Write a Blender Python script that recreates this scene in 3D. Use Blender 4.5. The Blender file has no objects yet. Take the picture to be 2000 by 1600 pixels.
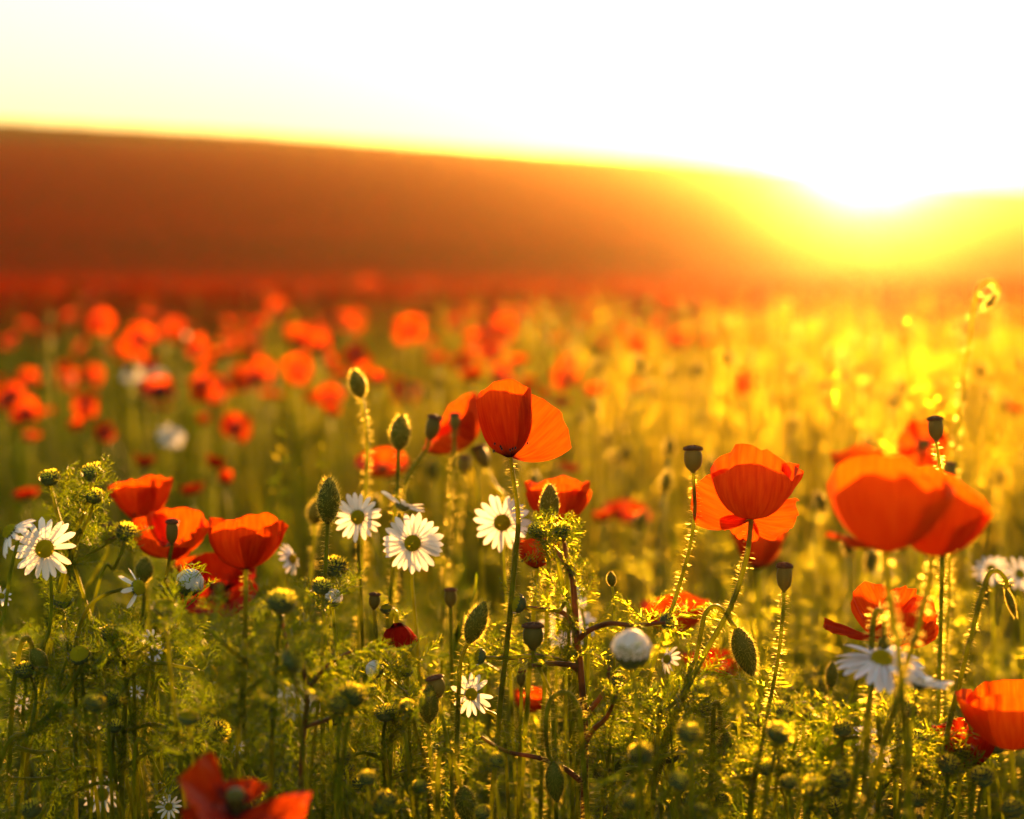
import bpy, math, random
import numpy as np
from mathutils import Vector, Matrix, Quaternion

random.seed(7)
RNG = np.random.default_rng(7)
S = bpy.context.scene
COL = S.collection

# ------------------------------------------------------------------ camera, sky, sun, exposure
F = 2778.0                      # focal length in photo pixels (2000 wide)
CAMZ = 0.62
PITCH = math.atan(260.0 / F)
FWD = Vector((0, math.cos(PITCH), -math.sin(PITCH)))
UPV = Vector((0, math.sin(PITCH), math.cos(PITCH)))
CAM = Vector((0, 0, CAMZ))

cam_d = bpy.data.cameras.new('camera')
cam = bpy.data.objects.new('camera', cam_d); COL.objects.link(cam)
cam.location = CAM
cam.rotation_euler = (math.pi / 2 - PITCH, 0, 0)
cam_d.sensor_width = 36; cam_d.lens = 36 * F / 2000
cam_d.clip_start = 0.02; cam_d.clip_end = 3000
cam_d.dof.use_dof = True
cam_d.dof.focus_distance = 1.0
cam_d.dof.aperture_fstop = 2.75
cam_d.dof.aperture_blades = 0
S.camera = cam

SUN_EL = math.radians(4.65)
SUN_AZ = math.atan2(690, F * 1.0)          # to the right of straight ahead (+Y)
SUN_DIR = Vector((math.sin(SUN_AZ) * math.cos(SUN_EL), math.cos(SUN_AZ) * math.cos(SUN_EL), math.sin(SUN_EL)))

W = bpy.data.worlds.new('World'); S.world = W; W.use_nodes = True
nt = W.node_tree
for n in list(nt.nodes): nt.nodes.remove(n)
wo = nt.nodes.new('ShaderNodeOutputWorld'); bg = nt.nodes.new('ShaderNodeBackground')
sky = nt.nodes.new('ShaderNodeTexSky'); sky.sky_type = 'NISHITA'; sky.sun_disc = False
sky.sun_elevation = SUN_EL; sky.sun_rotation = SUN_AZ
sky.air_density = 1.4; sky.dust_density = 2.0; sky.ozone_density = 1.0
bg.inputs['Strength'].default_value = 0.085
nt.links.new(sky.outputs[0], bg.inputs[0]); nt.links.new(bg.outputs[0], wo.inputs[0])

sl = bpy.data.lights.new('sun', 'SUN'); so = bpy.data.objects.new('sun', sl); COL.objects.link(so)
sl.energy = 5.0; sl.angle = math.radians(0.5); sl.color = (1.0, 0.45, 0.10)
so.rotation_euler = SUN_DIR.to_track_quat('Z', 'Y').to_euler()

S.view_settings.view_transform = 'Standard'; S.view_settings.look = 'None'
S.view_settings.exposure = 2.6; S.view_settings.gamma = 1; S.view_settings.use_curve_mapping = False
S.render.engine = 'CYCLES'
cy = S.cycles
cy.max_bounces = 7; cy.diffuse_bounces = 4; cy.glossy_bounces = 2; cy.transmission_bounces = 4
cy.transparent_max_bounces = 6; cy.volume_bounces = 0
cy.use_denoising = True
cy.sample_clamp_indirect = 4.0
cy.caustics_reflective = False; cy.caustics_refractive = False

def P(px, py, d):
    """pixel of the photograph + distance along the view -> point in the field"""
    return CAM + FWD * d + Vector((1, 0, 0)) * ((px - 1000) / F * d) + UPV * ((800 - py) / F * d)

# ------------------------------------------------------------------ terrain
CX = np.array([-3000, -600, 0, 500, 1000, 1300, 1500, 1570, 1610, 1650, 1690, 1730, 1770, 1820, 2000, 2600, 5000], float)
CY = np.array([205, 212, 227, 252, 287, 306, 325, 332, 336, 341, 345, 349, 353, 358, 372, 394, 434], float)
YC = 70.0
def gz(x, y):
    x = np.asarray(x, float); y = np.asarray(y, float)
    px = 1000 + F * x / np.maximum(y, 12.0)
    zc = CAMZ - 0.30 + YC * (540 - np.interp(px, CX, CY)) / F
    t = np.clip((y - 34.0) / (YC - 34.0), 0, 1)
    s = t ** 1.05 * (.35 + .65 * np.clip(t * 6, 0, 1))
    up = zc * s
    # past the crest the land falls away again
    over = np.clip((y - YC) / 120.0, 0, 1)
    z = np.where(y > YC, zc * (1 - over) ** 2, up)
    return z + 0.012 * np.sin(x * 2.1 + y * 0.7) * np.clip(y / 3, 0, 1) * np.cos(y * 1.3)

# ------------------------------------------------------------------ mesh helpers
class Buf:
    def __init__(s): s.V = []; s.T = []; s.U = []; s.n = 0
    def add(s, V, T, U=None):
        V = np.asarray(V, float).reshape(-1, 3); T = np.asarray(T, np.int64).reshape(-1, 3)
        if U is None: U = np.zeros((len(V), 2))
        s.V.append(V); s.T.append(T + s.n); s.U.append(np.asarray(U, float)); s.n += len(V)
    def get(s):
        return np.concatenate(s.V), np.concatenate(s.T), np.concatenate(s.U)

def mk_mesh(name, V, T, U=None, mat=None, smooth=True):
    me = bpy.data.meshes.new(name)
    V = np.asarray(V, np.float32); T = np.asarray(T, np.int32)
    me.vertices.add(len(V)); me.vertices.foreach_set('co', V.ravel())
    me.loops.add(T.size); me.loops.foreach_set('vertex_index', T.ravel())
    me.polygons.add(len(T))
    me.polygons.foreach_set('loop_start', np.arange(0, T.size, 3, dtype=np.int32))
    me.polygons.foreach_set('use_smooth', np.full(len(T), smooth, dtype=bool))
    if U is not None:
        uv = me.uv_layers.new(name='UVMap')
        uv.data.foreach_set('uv', np.asarray(U, np.float32)[T.ravel()].ravel())
    me.update(calc_edges=True); me.validate()
    if mat is not None:
        for m in (mat if isinstance(mat, (list, tuple)) else [mat]): me.materials.append(m)
    return me

def buf_mesh(name, b, mat, smooth=True):
    V, T, U = b.get(); return mk_mesh(name, V, T, U, mat, smooth)

def obj(name, me, parent=None, M=None, **props):
    o = bpy.data.objects.new(name, me); COL.objects.link(o)
    if parent is not None: o.parent = parent
    if M is not None: o.matrix_local = M
    for k, v in props.items(): o[k] = v
    return o

def thing(name, label, cat, loc, group=None):
    o = bpy.data.objects.new(name, None); COL.objects.link(o)
    o.empty_display_size = 0.02
    o.location = loc; o['label'] = label; o['category'] = cat
    if group: o['group'] = group
    return o

def catmull(pts, n=6):
    P_ = [np.array(p, float) for p in pts]
    if len(P_) < 3:
        return np.array([P_[0] + (P_[-1] - P_[0]) * i / n for i in range(n + 1)])
    P_ = [2 * P_[0] - P_[1]] + P_ + [2 * P_[-1] - P_[-2]]
    out = []
    for i in range(1, len(P_) - 2):
        a, b, c, d = P_[i - 1:i + 3]
        for k in range(n):
            t = k / n
            out.append(0.5 * (2 * b + (c - a) * t + (2 * a - 5 * b + 4 * c - d) * t * t + (3 * b - a - 3 * c + d) * t ** 3))
    out.append(P_[-2])
    return np.array(out)

def frames(path):
    path = np.asarray(path, float)
    t = np.gradient(path, axis=0); t /= np.linalg.norm(t, axis=1)[:, None] + 1e-12
    ref = np.array([1.0, 0.2, 0.1]) if abs(t[0][0]) < 0.8 else np.array([0, 1.0, 0])
    n = ref - t[0] * ref.dot(t[0]); n /= np.linalg.norm(n)
    N = []
    for ti in t:
        n = n - ti * n.dot(ti); n /= np.linalg.norm(n) + 1e-12; N.append(n)
    N = np.array(N); B = np.cross(t, N)
    return t, N, B

def tube(buf, path, r0, r1=None, sides=6):
    path = np.asarray(path, float); m = len(path)
    r = np.linspace(r0, r0 if r1 is None else r1, m) if np.isscalar(r0) else np.asarray(r0)
    t, N, B = frames(path)
    a = np.arange(sides) * 2 * np.pi / sides
    V = path[:, None, :] + r[:, None, None] * (np.cos(a)[None, :, None] * N[:, None, :] + np.sin(a)[None, :, None] * B[:, None, :])
    T = []
    for i in range(m - 1):
        for j in range(sides):
            k = (j + 1) % sides
            p, q, u, v = i * sides + j, i * sides + k, (i + 1) * sides + k, (i + 1) * sides + j
            T += [(p, q, u), (p, u, v)]
    L = (m - 1) * sides
    for j in range(1, sides - 1): T.append((L, L + j, L + j + 1))
    U = np.stack([np.tile(a / 6.283, m), np.repeat(np.linspace(0, 1, m), sides)], 1)
    buf.add(V.reshape(-1, 3), T, U)

def fuzz(buf, path, r, per_m, length, width=0.00022, skip0=0.0, skip1=1.0, rng=RNG):
    """fine bristles standing off a stem"""
    path = np.asarray(path, float)
    seg = np.linalg.norm(np.diff(path, axis=0), axis=1); L = np.concatenate([[0], np.cumsum(seg)])
    n = max(4, int(per_m * L[-1] * (skip1 - skip0)))
    s = rng.uniform(skip0, skip1, n) * L[-1]
    t, N, B = frames(path)
    c = np.stack([np.interp(s, L, path[:, k]) for k in range(3)], 1)
    tt = np.stack([np.interp(s, L, t[:, k]) for k in range(3)], 1)
    nn = np.stack([np.interp(s, L, N[:, k]) for k in range(3)], 1)
    bb = np.stack([np.interp(s, L, B[:, k]) for k in range(3)], 1)
    a = rng.uniform(0, 6.283, n)
    out = np.cos(a)[:, None] * nn + np.sin(a)[:, None] * bb
    d = out + tt * rng.uniform(-0.3, 0.3, (n, 1)) + rng.normal(0, 0.12, (n, 3))
    l = (length * rng.uniform(0.6, 1.15, n))[:, None]
    side = np.cross(d, rng.normal(0, 1, (n, 3))); side /= np.linalg.norm(side, axis=1)[:, None]
    b0 = c + out * r * 0.9
    V = np.stack([b0 - side * width / 2, b0 + side * width / 2, b0 + d * l * 0.6 + side * width * .3, b0 + d * l + tt * l * 0.08], 1).reshape(-1, 3)
    i = np.arange(n)[:, None] * 4
    T = np.concatenate([i + np.array([[0, 1, 2]]), i + np.array([[0, 2, 3]])])
    buf.add(V, T)

def lathe(buf, prof, sides=12, mod=None):
    m = len(prof); a = np.arange(sides) * 2 * np.pi / sides
    V = []
    for i, (r, z) in enumerate(prof):
        for j in range(sides):
            k = mod(i / (m - 1), a[j]) if mod else 1.0
            V.append((r * k * math.cos(a[j]), r * k * math.sin(a[j]), z))
    T = []
    for i in range(m - 1):
        for j in range(sides):
            k = (j + 1) % sides
            p, q, u, v = i * sides + j, i * sides + k, (i + 1) * sides + k, (i + 1) * sides + j
            T += [(p, q, u), (p, u, v)]
    U = np.array([(j / sides, i / (m - 1)) for i in range(m) for j in range(sides)])
    buf.add(V, T, U)

def axis_matrix(axis, loc=(0, 0, 0), roll=0.0, scale=1.0):
    """local Z along axis, local X as near the picture's right as possible, local Y away"""
    z = Vector(axis).normalized()
    x = Vector((1, 0, 0)); x = x - z * x.dot(z)
    if x.length < 0.15: x = Vector((0, 1, 0)) - z * z.y
    x.normalize(); y = z.cross(x)
    R = Matrix((x, y, z)).transposed() @ Matrix.Rotation(roll, 3, 'Z')
    M = R.to_4x4()
    sc = scale if hasattr(scale, '__len__') else (scale,) * 3
    M = M @ Matrix.Diagonal((*sc, 1))
    M.translation = Vector(loc)
    return M

# ------------------------------------------------------------------ materials
def new_mat(name):
    m = bpy.data.materials.new(name); m.use_nodes = True
    n = m.node_tree.nodes
    for x in list(n): n.remove(x)
    out = n.new('ShaderNodeOutputMaterial')
    return m, n, m.node_tree.links, out

def leafy(name, diff, trans, mix=0.5, gloss=0.06, rough=0.45, vary=0.35, vscale=60.0, objvar=True, fwd=None):
    """thin plant tissue: diffuse front + light coming through + a little waxy gloss"""
    m, n, l, out = new_mat(name)
    tc = n.new('ShaderNodeTexCoord'); nz = n.new('ShaderNodeTexNoise'); nz.inputs['Scale'].default_value = vscale
    nz.inputs['Detail'].default_value = 3
    l.new(tc.outputs['Object'], nz.inputs['Vector'])
    mr = n.new('ShaderNodeMapRange'); mr.inputs[1].default_value = .3; mr.inputs[2].default_value = .7
    mr.inputs[3].default_value = 1 - vary; mr.inputs[4].default_value = 1 + vary
    l.new(nz.outputs[0], mr.inputs[0])
    fac = mr.outputs[0]
    if objvar:
        oi = n.new('ShaderNodeObjectInfo'); m2 = n.new('ShaderNodeMapRange')
        m2.inputs[3].default_value = .8; m2.inputs[4].default_value = 1.2
        l.new(oi.outputs['Random'], m2.inputs[0])
        mm = n.new('ShaderNodeMath'); mm.operation = 'MULTIPLY'
        l.new(fac, mm.inputs[0]); l.new(m2.outputs[0], mm.inputs[1]); fac = mm.outputs[0]
    def col(c):
        v = n.new('ShaderNodeVectorMath'); v.operation = 'SCALE'; v.inputs[0].default_value = c[:3]
        l.new(fac, v.inputs['Scale']); return v.outputs[0]
    d = n.new('ShaderNodeBsdfDiffuse'); t = n.new('ShaderNodeBsdfTranslucent')
    l.new(col(diff), d.inputs[0]); l.new(col(trans), t.inputs[0])
    mx = n.new('ShaderNodeMixShader'); mx.inputs[0].default_value = mix
    l.new(d.outputs[0], mx.inputs[1]); l.new(t.outputs[0], mx.inputs[2])
    g = n.new('ShaderNodeBsdfGlossy'); g.inputs['Roughness'].default_value = rough
    fr = n.new('ShaderNodeFresnel'); fr.inputs[0].default_value = 1.35
    ml = n.new('ShaderNodeMath'); ml.operation = 'MULTIPLY'; ml.inputs[1].default_value = gloss * 10
    l.new(fr.outputs[0], ml.inputs[0])
    body = mx.outputs[0]
    if fwd:
        # thin hairy tissue passes part of the light nearly straight on
        rf = n.new('ShaderNodeBsdfRefraction'); rf.inputs['Roughness'].default_value = fwd[2]; rf.inputs['IOR'].default_value = 1.28
        l.new(col(fwd[1]), rf.inputs[0])
        mf = n.new('ShaderNodeMixShader'); mf.inputs[0].default_value = fwd[0]
        l.new(body, mf.inputs[1]); l.new(rf.outputs[0], mf.inputs[2]); body = mf.outputs[0]
    m3 = n.new('ShaderNodeMixShader'); l.new(ml.outputs[0], m3.inputs[0])
    l.new(body, m3.inputs[1]); l.new(g.outputs[0], m3.inputs[2])
    l.new(m3.outputs[0], out.inputs[0])
    return m

def petal_mat(name, d0, d1, t0, t1, blotch):
    m, n, l, out = new_mat(name)
    uv = n.new('ShaderNodeUVMap'); sep = n.new('ShaderNodeSeparateXYZ'); l.new(uv.outputs[0], sep.inputs[0])
    mp = n.new('ShaderNodeMapping'); mp.inputs['Scale'].default_value = (26, 2.2, 1); l.new(uv.outputs[0], mp.inputs[0])
    nz = n.new('ShaderNodeTexNoise'); nz.inputs['Scale'].default_value = 1.0; nz.inputs['Detail'].default_value = 5
    nz.inputs['Distortion'].default_value = .4
    l.new(mp.outputs[0], nz.inputs['Vector'])
    oi = n.new('ShaderNodeObjectInfo')
    def mix(a, b, f):
        x = n.new('ShaderNodeMix'); x.data_type = 'RGBA'; x.inputs[6].default_value = (*a, 1) if not hasattr(a, 'type') else (0, 0, 0, 1)
        if hasattr(a, 'type'): l.new(a, x.inputs[6])
        if hasattr(b, 'type'): l.new(b, x.inputs[7])
        else: x.inputs[7].default_value = (*b, 1)
        l.new(f, x.inputs[0]); return x.outputs[2]
    mr = n.new('ShaderNodeMapRange'); mr.inputs[1].default_value = .35; mr.inputs[2].default_value = .68; l.new(nz.outputs[0], mr.inputs[0])
    dc = mix(d0, d1, mr.outputs[0]); tc = mix(t0, t1, mr.outputs[0])
    # the dark patch at the foot of each petal, a marking of the flower itself
    nb = n.new('ShaderNodeMath'); nb.operation = 'MULTIPLY_ADD'; nb.inputs[1].default_value = .12
    l.new(nz.outputs[0], nb.inputs[0]); l.new(sep.outputs[1], nb.inputs[2])
    br = n.new('ShaderNodeMapRange'); br.inputs[1].default_value = .20 + blotch; br.inputs[2].default_value = .10 + blotch
    l.new(nb.outputs[0], br.inputs[0])
    dk = (0.02, 0.004, 0.006)
    dc = mix(dc, dk, br.outputs[0]); tc = mix(tc, (0.05, 0.004, 0.004), br.outputs[0])
    bp = n.new('ShaderNodeBump'); bp.inputs['Strength'].default_value = .8; bp.inputs['Distance'].default_value = .0008
    l.new(nz.outputs[0], bp.inputs['Height'])
    d = n.new('ShaderNodeBsdfDiffuse'); t = n.new('ShaderNodeBsdfTranslucent')
    l.new(dc, d.inputs[0]); l.new(tc, t.inputs[0])
    l.new(bp.outputs[0], d.inputs['Normal']); l.new(bp.outputs[0], t.inputs['Normal'])
    mx = n.new('ShaderNodeMixShader'); mx.inputs[0].default_value = .55
    l.new(d.outputs[0], mx.inputs[1]); l.new(t.outputs[0], mx.inputs[2])
    g = n.new('ShaderNodeBsdfGlossy'); g.inputs['Roughness'].default_value = .5; l.new(bp.outputs[0], g.inputs['Normal'])
    fr = n.new('ShaderNodeFresnel'); fr.inputs[0].default_value = 1.28
    ml = n.new('ShaderNodeMath'); ml.operation = 'MULTIPLY'; ml.inputs[1].default_value = .035
    l.new(fr.outputs[0], ml.inputs[0])
    m3 = n.new('ShaderNodeMixShader'); l.new(ml.outputs[0], m3.inputs[0]); l.new(mx.outputs[0], m3.inputs[1]); l.new(g.outputs[0], m3.inputs[2])
    l.new(m3.outputs[0], out.inputs[0])
    return m

M_PETAL = petal_mat('poppy_petal', (.44, .012, .003), (.58, .024, .004), (.56, .048, .001), (.70, .10, .002), 0.0)
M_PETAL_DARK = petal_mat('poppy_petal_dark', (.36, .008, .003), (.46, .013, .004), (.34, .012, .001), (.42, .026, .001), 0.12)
M_PETAL_GLARE = petal_mat('poppy_petal_glare', (.56, .03, .003), (.66, .05, .004), (.70, .075, .001), (.82, .14, .002), -.06)  # lighter petal copy with the orange sun glare put into its colour
M_LEAF = leafy('feathery_leaf', (.036, .060, .001), (.20, .31, .003), .5, .01, fwd=(.17, (.85, .84, .03), .6))
M_GRASS = leafy('grass_blade', (.042, .072, .001), (.15, .26, .003), .45, .004, vscale=9, fwd=(.10, (.95, .74, .04), .72))
M_STEM = leafy('stem_green', (.08, .10, .003), (.42, .48, .010), .5, .03, fwd=(.10, (.9, .85, .08), .6))
M_STEM_RED = leafy('stem_reddish', (.09, .05, .018), (.38, .20, .04), .5, .05)
M_HAIR = leafy('stem_hair', (.5, .42, .07), (.97, .84, .14), .72, .0, vary=.1, fwd=(.32, (1, .86, .2), .65))
M_BUD = leafy('bud_green', (.10, .11, .010), (.22, .22, .01), .3, .03, vscale=220, vary=.3)
M_POD = leafy('pod_green', (.13, .12, .02), (.26, .20, .02), .35, .04, vscale=160, vary=.25)
M_CAP = leafy('pod_cap_brown', (.11, .055, .025), (.30, .14, .03), .35, .03, vscale=300)
M_WHITE = leafy('daisy_white', (.80, .80, .80), (.80, .78, .72), .45, .04, vary=.06)
M_DISC = leafy('daisy_disc', (.42, .38, .008), (.7, .6, .01), .45, .02, vscale=500, vary=.5)
M_FLORET = leafy('yellow_floret', (.62, .50, .03), (.98, .88, .06), .75, .0, fwd=(.2, (1, .9, .1), .75), vscale=300)
M_BRACT = leafy('bract_green', (.085, .11, .035), (.14, .16, .03), .25, .05, vscale=250)
M_BLACK = leafy('stamen_dark', (.018, .010, .014), (.03, .01, .012), .2, .05)
M_FARP = leafy('far_poppy', (.85, .018, .001), (.92, .05, .001), .35, .0, vscale=3, vary=.2)

def ground_mat():
    m, n, l, out = new_mat('meadow_soil')
    tc = n.new('ShaderNodeTexCoord'); nz = n.new('ShaderNodeTexNoise'); nz.inputs['Scale'].default_value = 3.0; nz.inputs['Detail'].default_value = 8
    l.new(tc.outputs['Object'], nz.inputs['Vector'])
    cr = n.new('ShaderNodeValToRGB'); l.new(nz.outputs[0], cr.inputs[0])
    cr.color_ramp.elements[0].position = .35; cr.color_ramp.elements[0].color = (.035, .045, .008, 1)
    cr.color_ramp.elements[1].position = .68; cr.color_ramp.elements[1].color = (.085, .075, .015, 1)
    d = n.new('ShaderNodeBsdfDiffuse'); l.new(cr.outputs[0], d.inputs[0])
    bp = n.new('ShaderNodeBump'); bp.inputs['Distance'].default_value = .05; l.new(nz.outputs[0], bp.inputs['Height']); l.new(bp.outputs[0], d.inputs['Normal'])
    l.new(d.outputs[0], out.inputs[0]); return m
M_SOIL = ground_mat()

# ------------------------------------------------------------------ ground
def build_ground():
    ys = np.concatenate([np.linspace(-6, 16, 45), np.linspace(16.5, 76, 90), np.linspace(78, 200, 31), np.linspace(210, 420, 10)])
    xs = np.concatenate([np.linspace(-320, -52, 16), np.linspace(-48, 48, 261), np.linspace(52, 320, 16)])
    X, Y = np.meshgrid(xs, ys)
    V = np.stack([X, Y, gz(X, Y)], -1).reshape(-1, 3)
    nx = len(xs); T = []
    for i in range(len(ys) - 1):
        for j in range(nx - 1):
            a = i * nx + j; T += [(a, a + 1, a + nx + 1), (a, a + nx + 1, a + nx)]
    obj('meadow_ground', mk_mesh('meadow_ground', V, T, None, M_SOIL), kind='structure')
build_ground()

# ------------------------------------------------------------------ petals and flower parts (shared meshes)
def petal_mesh(name, L=.045, Wd=.03, a0=60, a1=-5, kap=40.0, ruff=.0015, seed=0, nu=17, nv=15, mat=None, r0=.0022, curl=0.0, fold=0.0):
    rng = np.random.default_rng(seed + 1000)
    v = np.linspace(0, 1, nv) ** 0.9
    vv = np.linspace(0, 1, 60)
    al = np.radians(a0 + (a1 - a0) * vv)
    al = al + np.radians(curl) * np.clip(vv - .75, 0, 1) ** 1.5 * 6
    dr = np.sin(al); dz = np.cos(al)
    rr = r0 + L * np.concatenate([[0], np.cumsum((dr[1:] + dr[:-1]) / 2)]) / 59
    zz = L * np.concatenate([[0], np.cumsum((dz[1:] + dz[:-1]) / 2)]) / 59
    ph = rng.uniform(0, 6.28, 8); am = rng.normal(0, 1, 8)
    V = []; U = []
    for i in range(nv):
        for j in range(nu):
            u = -1 + 2 * j / (nu - 1)
            # fan shape: tip recedes towards the sides
            vi = v[i] * (1 - .30 * abs(u) ** 2.6 * v[i]) + v[i] * .018 * (math.sin(7 * u + ph[0]) + .7 * math.sin(13 * u + ph[1]))
            vi = min(max(vi, 0), 1.06)
            w = Wd * (math.sin(min(1.0, vi * 1.02) ** .72 * 1.83) if vi > 0 else 0)
            w = max(w, Wd * .06)
            r = np.interp(vi, vv, rr) + max(0, vi - 1) * L * dr[-1]; z = np.interp(vi, vv, zz) + max(0, vi - 1) * L * dz[-1]
            a = np.interp(vi, vv, al)
            s = u * w
            ang = s * kap
            lat = math.sin(ang) / kap if kap > 1e-6 else s
            inn = (1 - math.cos(ang)) / kap if kap > 1e-6 else 0
            edge = vi ** 2
            rf = ruff * edge * (math.sin(5.1 * u + ph[2] + 1.5 * vi) + .7 * math.sin(9.7 * u + ph[3]) + .55 * math.sin(17 * u + ph[4] + 3 * vi) * vi)
            rf += ruff * .55 * vi * math.sin(21 * u + ph[5] + 2.2 * math.sin(6 * vi + ph[7])) * vi
            rf += fold * edge * math.sin(3.2 * u + ph[6])
            inn += rf
            V.append((r - math.cos(a) * inn, lat, z + math.sin(a) * inn)); U.append(((u + 1) / 2 + seed * .37, vi))
    T = []
    for i in range(nv - 1):
        for j in range(nu - 1):
            p = i * nu + j; T += [(p, p + 1, p + nu + 1), (p, p + nu + 1, p + nu)]
    return mk_mesh(name, V, T, U, mat or M_PETAL)

_pc = {}
def petal(*key, mat=None, lod=0, **kw):
    k = (tuple(sorted(kw.items())), id(mat), lod)
    if k not in _pc:
        _pc[k] = petal_mesh('petal', mat=mat, nu=(17, 9)[lod], nv=(15, 7)[lod], **kw)
    return _pc[k]

def ovary_mesh():
    b = Buf()
    lathe(b, [(.0005, 0), (.003, .001), (.0045, .004), (.005, .008), (.0046, .0105), (.0058, .0115), (.0055, .0128), (.001, .0138)], 14,
          lambda t, a: 1 + .05 * math.cos(9 * a))
    return buf_mesh('ovary', b, M_POD)
def stamen_mesh():
    b = Buf(); rng = np.random.default_rng(3)
    for k in range(58):
        a = rng.uniform(0, 6.283); e = rng.uniform(.25, 1.1); L = rng.uniform(.009, .015)
        d = np.array([math.cos(a) * math.sin(e), math.sin(a) * math.sin(e), math.cos(e)])
        p0 = np.array([math.cos(a) * .003, math.sin(a) * .003, .001]); p1 = p0 + d * L
        s = np.array([-math.sin(a), math.cos(a), 0]) * .0002
        b.add([p0 - s, p0 + s, p1], [(0, 1, 2)])
        q = .00085
        b.add([p1 + np.array(x) * q for x in ((1, 0, 0), (-1, 0, 0), (0, 1, 0), (0, -1, 0), (0, 0, 1.5), (0, 0, -1.5))],
              [(0, 2, 4), (2, 1, 4), (1, 3, 4), (3, 0, 4), (2, 0, 5), (1, 2, 5), (3, 1, 5), (0, 3, 5)])
    return buf_mesh('stamens', b, M_BLACK)
ME_OVARY = ovary_mesh(); ME_STAMEN = stamen_mesh()

def sepal_mesh(sides=12):
    """half of a bud of unit length along Z, one unit wide"""
    b = Buf(); V = []; U = []; m = 14
    for i in range(m):
        t = i / (m - 1)
        r = .5 * (math.sin(math.pi * min(1, t * .94 + .03)) ** .72) * (1.05 - .22 * t)
        for j in range(sides + 1):
            a = -math.pi / 2 + math.pi * j / sides
            e = abs(j / sides - .5) * 2
            rr = r * (1 - .07 * e ** 6) * (1 + .018 * math.sin(23 * a + 9 * t) * math.sin(31 * t))
            V.append((rr * math.cos(a) + .003, rr * math.sin(a), t)); U.append((j / sides, t))
    T = []
    for i in range(m - 1):
        for j in range(sides):
            p = i * (sides + 1) + j; T += [(p, p + 1, p + sides + 2), (p, p + sides + 2, p + sides + 1)]
    b.add(V, T, U)
    return buf_mesh('sepal', b, M_BUD)
def bud_fuzz_mesh(n=1000, ln=.135, seed=5):
    rng = np.random.default_rng(seed); b = Buf()
    t = rng.uniform(.03, .97, n); a = rng.uniform(0, 6.283, n)
    r = .5 * (np.sin(np.pi * np.minimum(1, t * .94 + .03)) ** .72) * (1.05 - .22 * t)
    c = np.stack([r * np.cos(a), r * np.sin(a), t], 1)
    nrm = np.stack([np.cos(a), np.sin(a), (t - .45) * 1.2], 1) + rng.normal(0, .2, (n, 3))
    sd = np.cross(nrm, rng.normal(0, 1, (n, 3))); sd /= np.linalg.norm(sd, axis=1)[:, None]
    l = ln * rng.uniform(.6, 1.2, (n, 1)); w = .0055
    V = np.stack([c - sd * w, c + sd * w, c + nrm * l + np.array([0, 0, .03])], 1).reshape(-1, 3)
    T = np.arange(n * 3).reshape(-1, 3); b.add(V, T)
    return buf_mesh('bud_fuzz', b, M_HAIR)
ME_SEPAL = sepal_mesh(); ME_BFUZZ = bud_fuzz_mesh(); ME_BFUZZ_THIN = bud_fuzz_mesh(420, .10, 6)

def pod_mesh():
    b = Buf()
    lathe(b, [(.09, -.02), (.12, .02), (.20, .07), (.40, .22), (.485, .42), (.495, .62), (.455, .78), (.41, .86), (.1, .87)], 20,
          lambda t, a: 1 + .025 * math.cos(10 * a) * math.sin(3.14 * t))
    lathe(b, [(.12, -.03), (.17, -.015), (.15, .0)], 12)
    return buf_mesh('capsule', b, M_POD)
def pod_cap_mesh():
    b = Buf()
    lathe(b, [(.30, .83), (.50, .86), (.545, .90), (.53, .94), (.40, .985), (.22, 1.01), (.05, 1.04)], 40,
          lambda t, a: 1 + (.055 * abs(math.cos(5 * a)) * (1 if t > .1 else 0) - .02))
    for k in range(10):
        a = k * math.pi / 5
        d = np.array([math.cos(a), math.sin(a)])
        path = [np.array([d[0] * r, d[1] * r, z]) for r, z in ((.06, 1.05), (.22, 1.035), (.40, 1.005), (.535, .955))]
        tube(b, path, .03, .022, 5)
    return buf_mesh('pod_cap', b, M_CAP)
ME_POD = pod_mesh(); ME_PCAP = pod_cap_mesh()

def ray_mesh(seed, L=1.0, Wd=.11, droop=0.15):
    """one white ray petal, unit length along X"""
    rng = np.random.default_rng(seed); nu, nv = 5, 8; V = []; U = []
    tw = rng.normal(0, .25); b2 = droop + rng.normal(0, .06)
    for i in range(nv):
        t = i / (nv - 1)
        w = Wd * (0.45 + .85 * math.sin(math.pi * min(1, .12 + t * .72)) ) * (1 if t < .93 else .72)
        for j in range(nu):
            u = -1 + 2 * j / (nu - 1)
            x = t * (1 - (0.05 * u * u if t > .9 else 0)) + (0.012 * math.cos(3 * math.pi * u) if t > .9 else 0)
            y = u * w; z = -b2 * t * t + .25 * Wd * (math.cos(u * 6.0) * .5) * math.sin(3.14 * t) + .28 * w * u * u
            z += tw * y * t
            V.append((x, y, z)); U.append((u, t))
    T = []
    for i in range(nv - 1):
        for j in range(nu - 1):
            p = i * nu + j; T += [(p, p + 1, p + nu + 1), (p, p + nu + 1, p + nu)]
    return mk_mesh('ray', V, T, U, M_WHITE)
ME_RAY = [ray_mesh(i, droop=[-.02, .06, .12, .2, .3, .0][i]) for i in range(6)]
ME_RAY_DROOP = [ray_mesh(20 + i, droop=.75) for i in range(4)]

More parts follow.
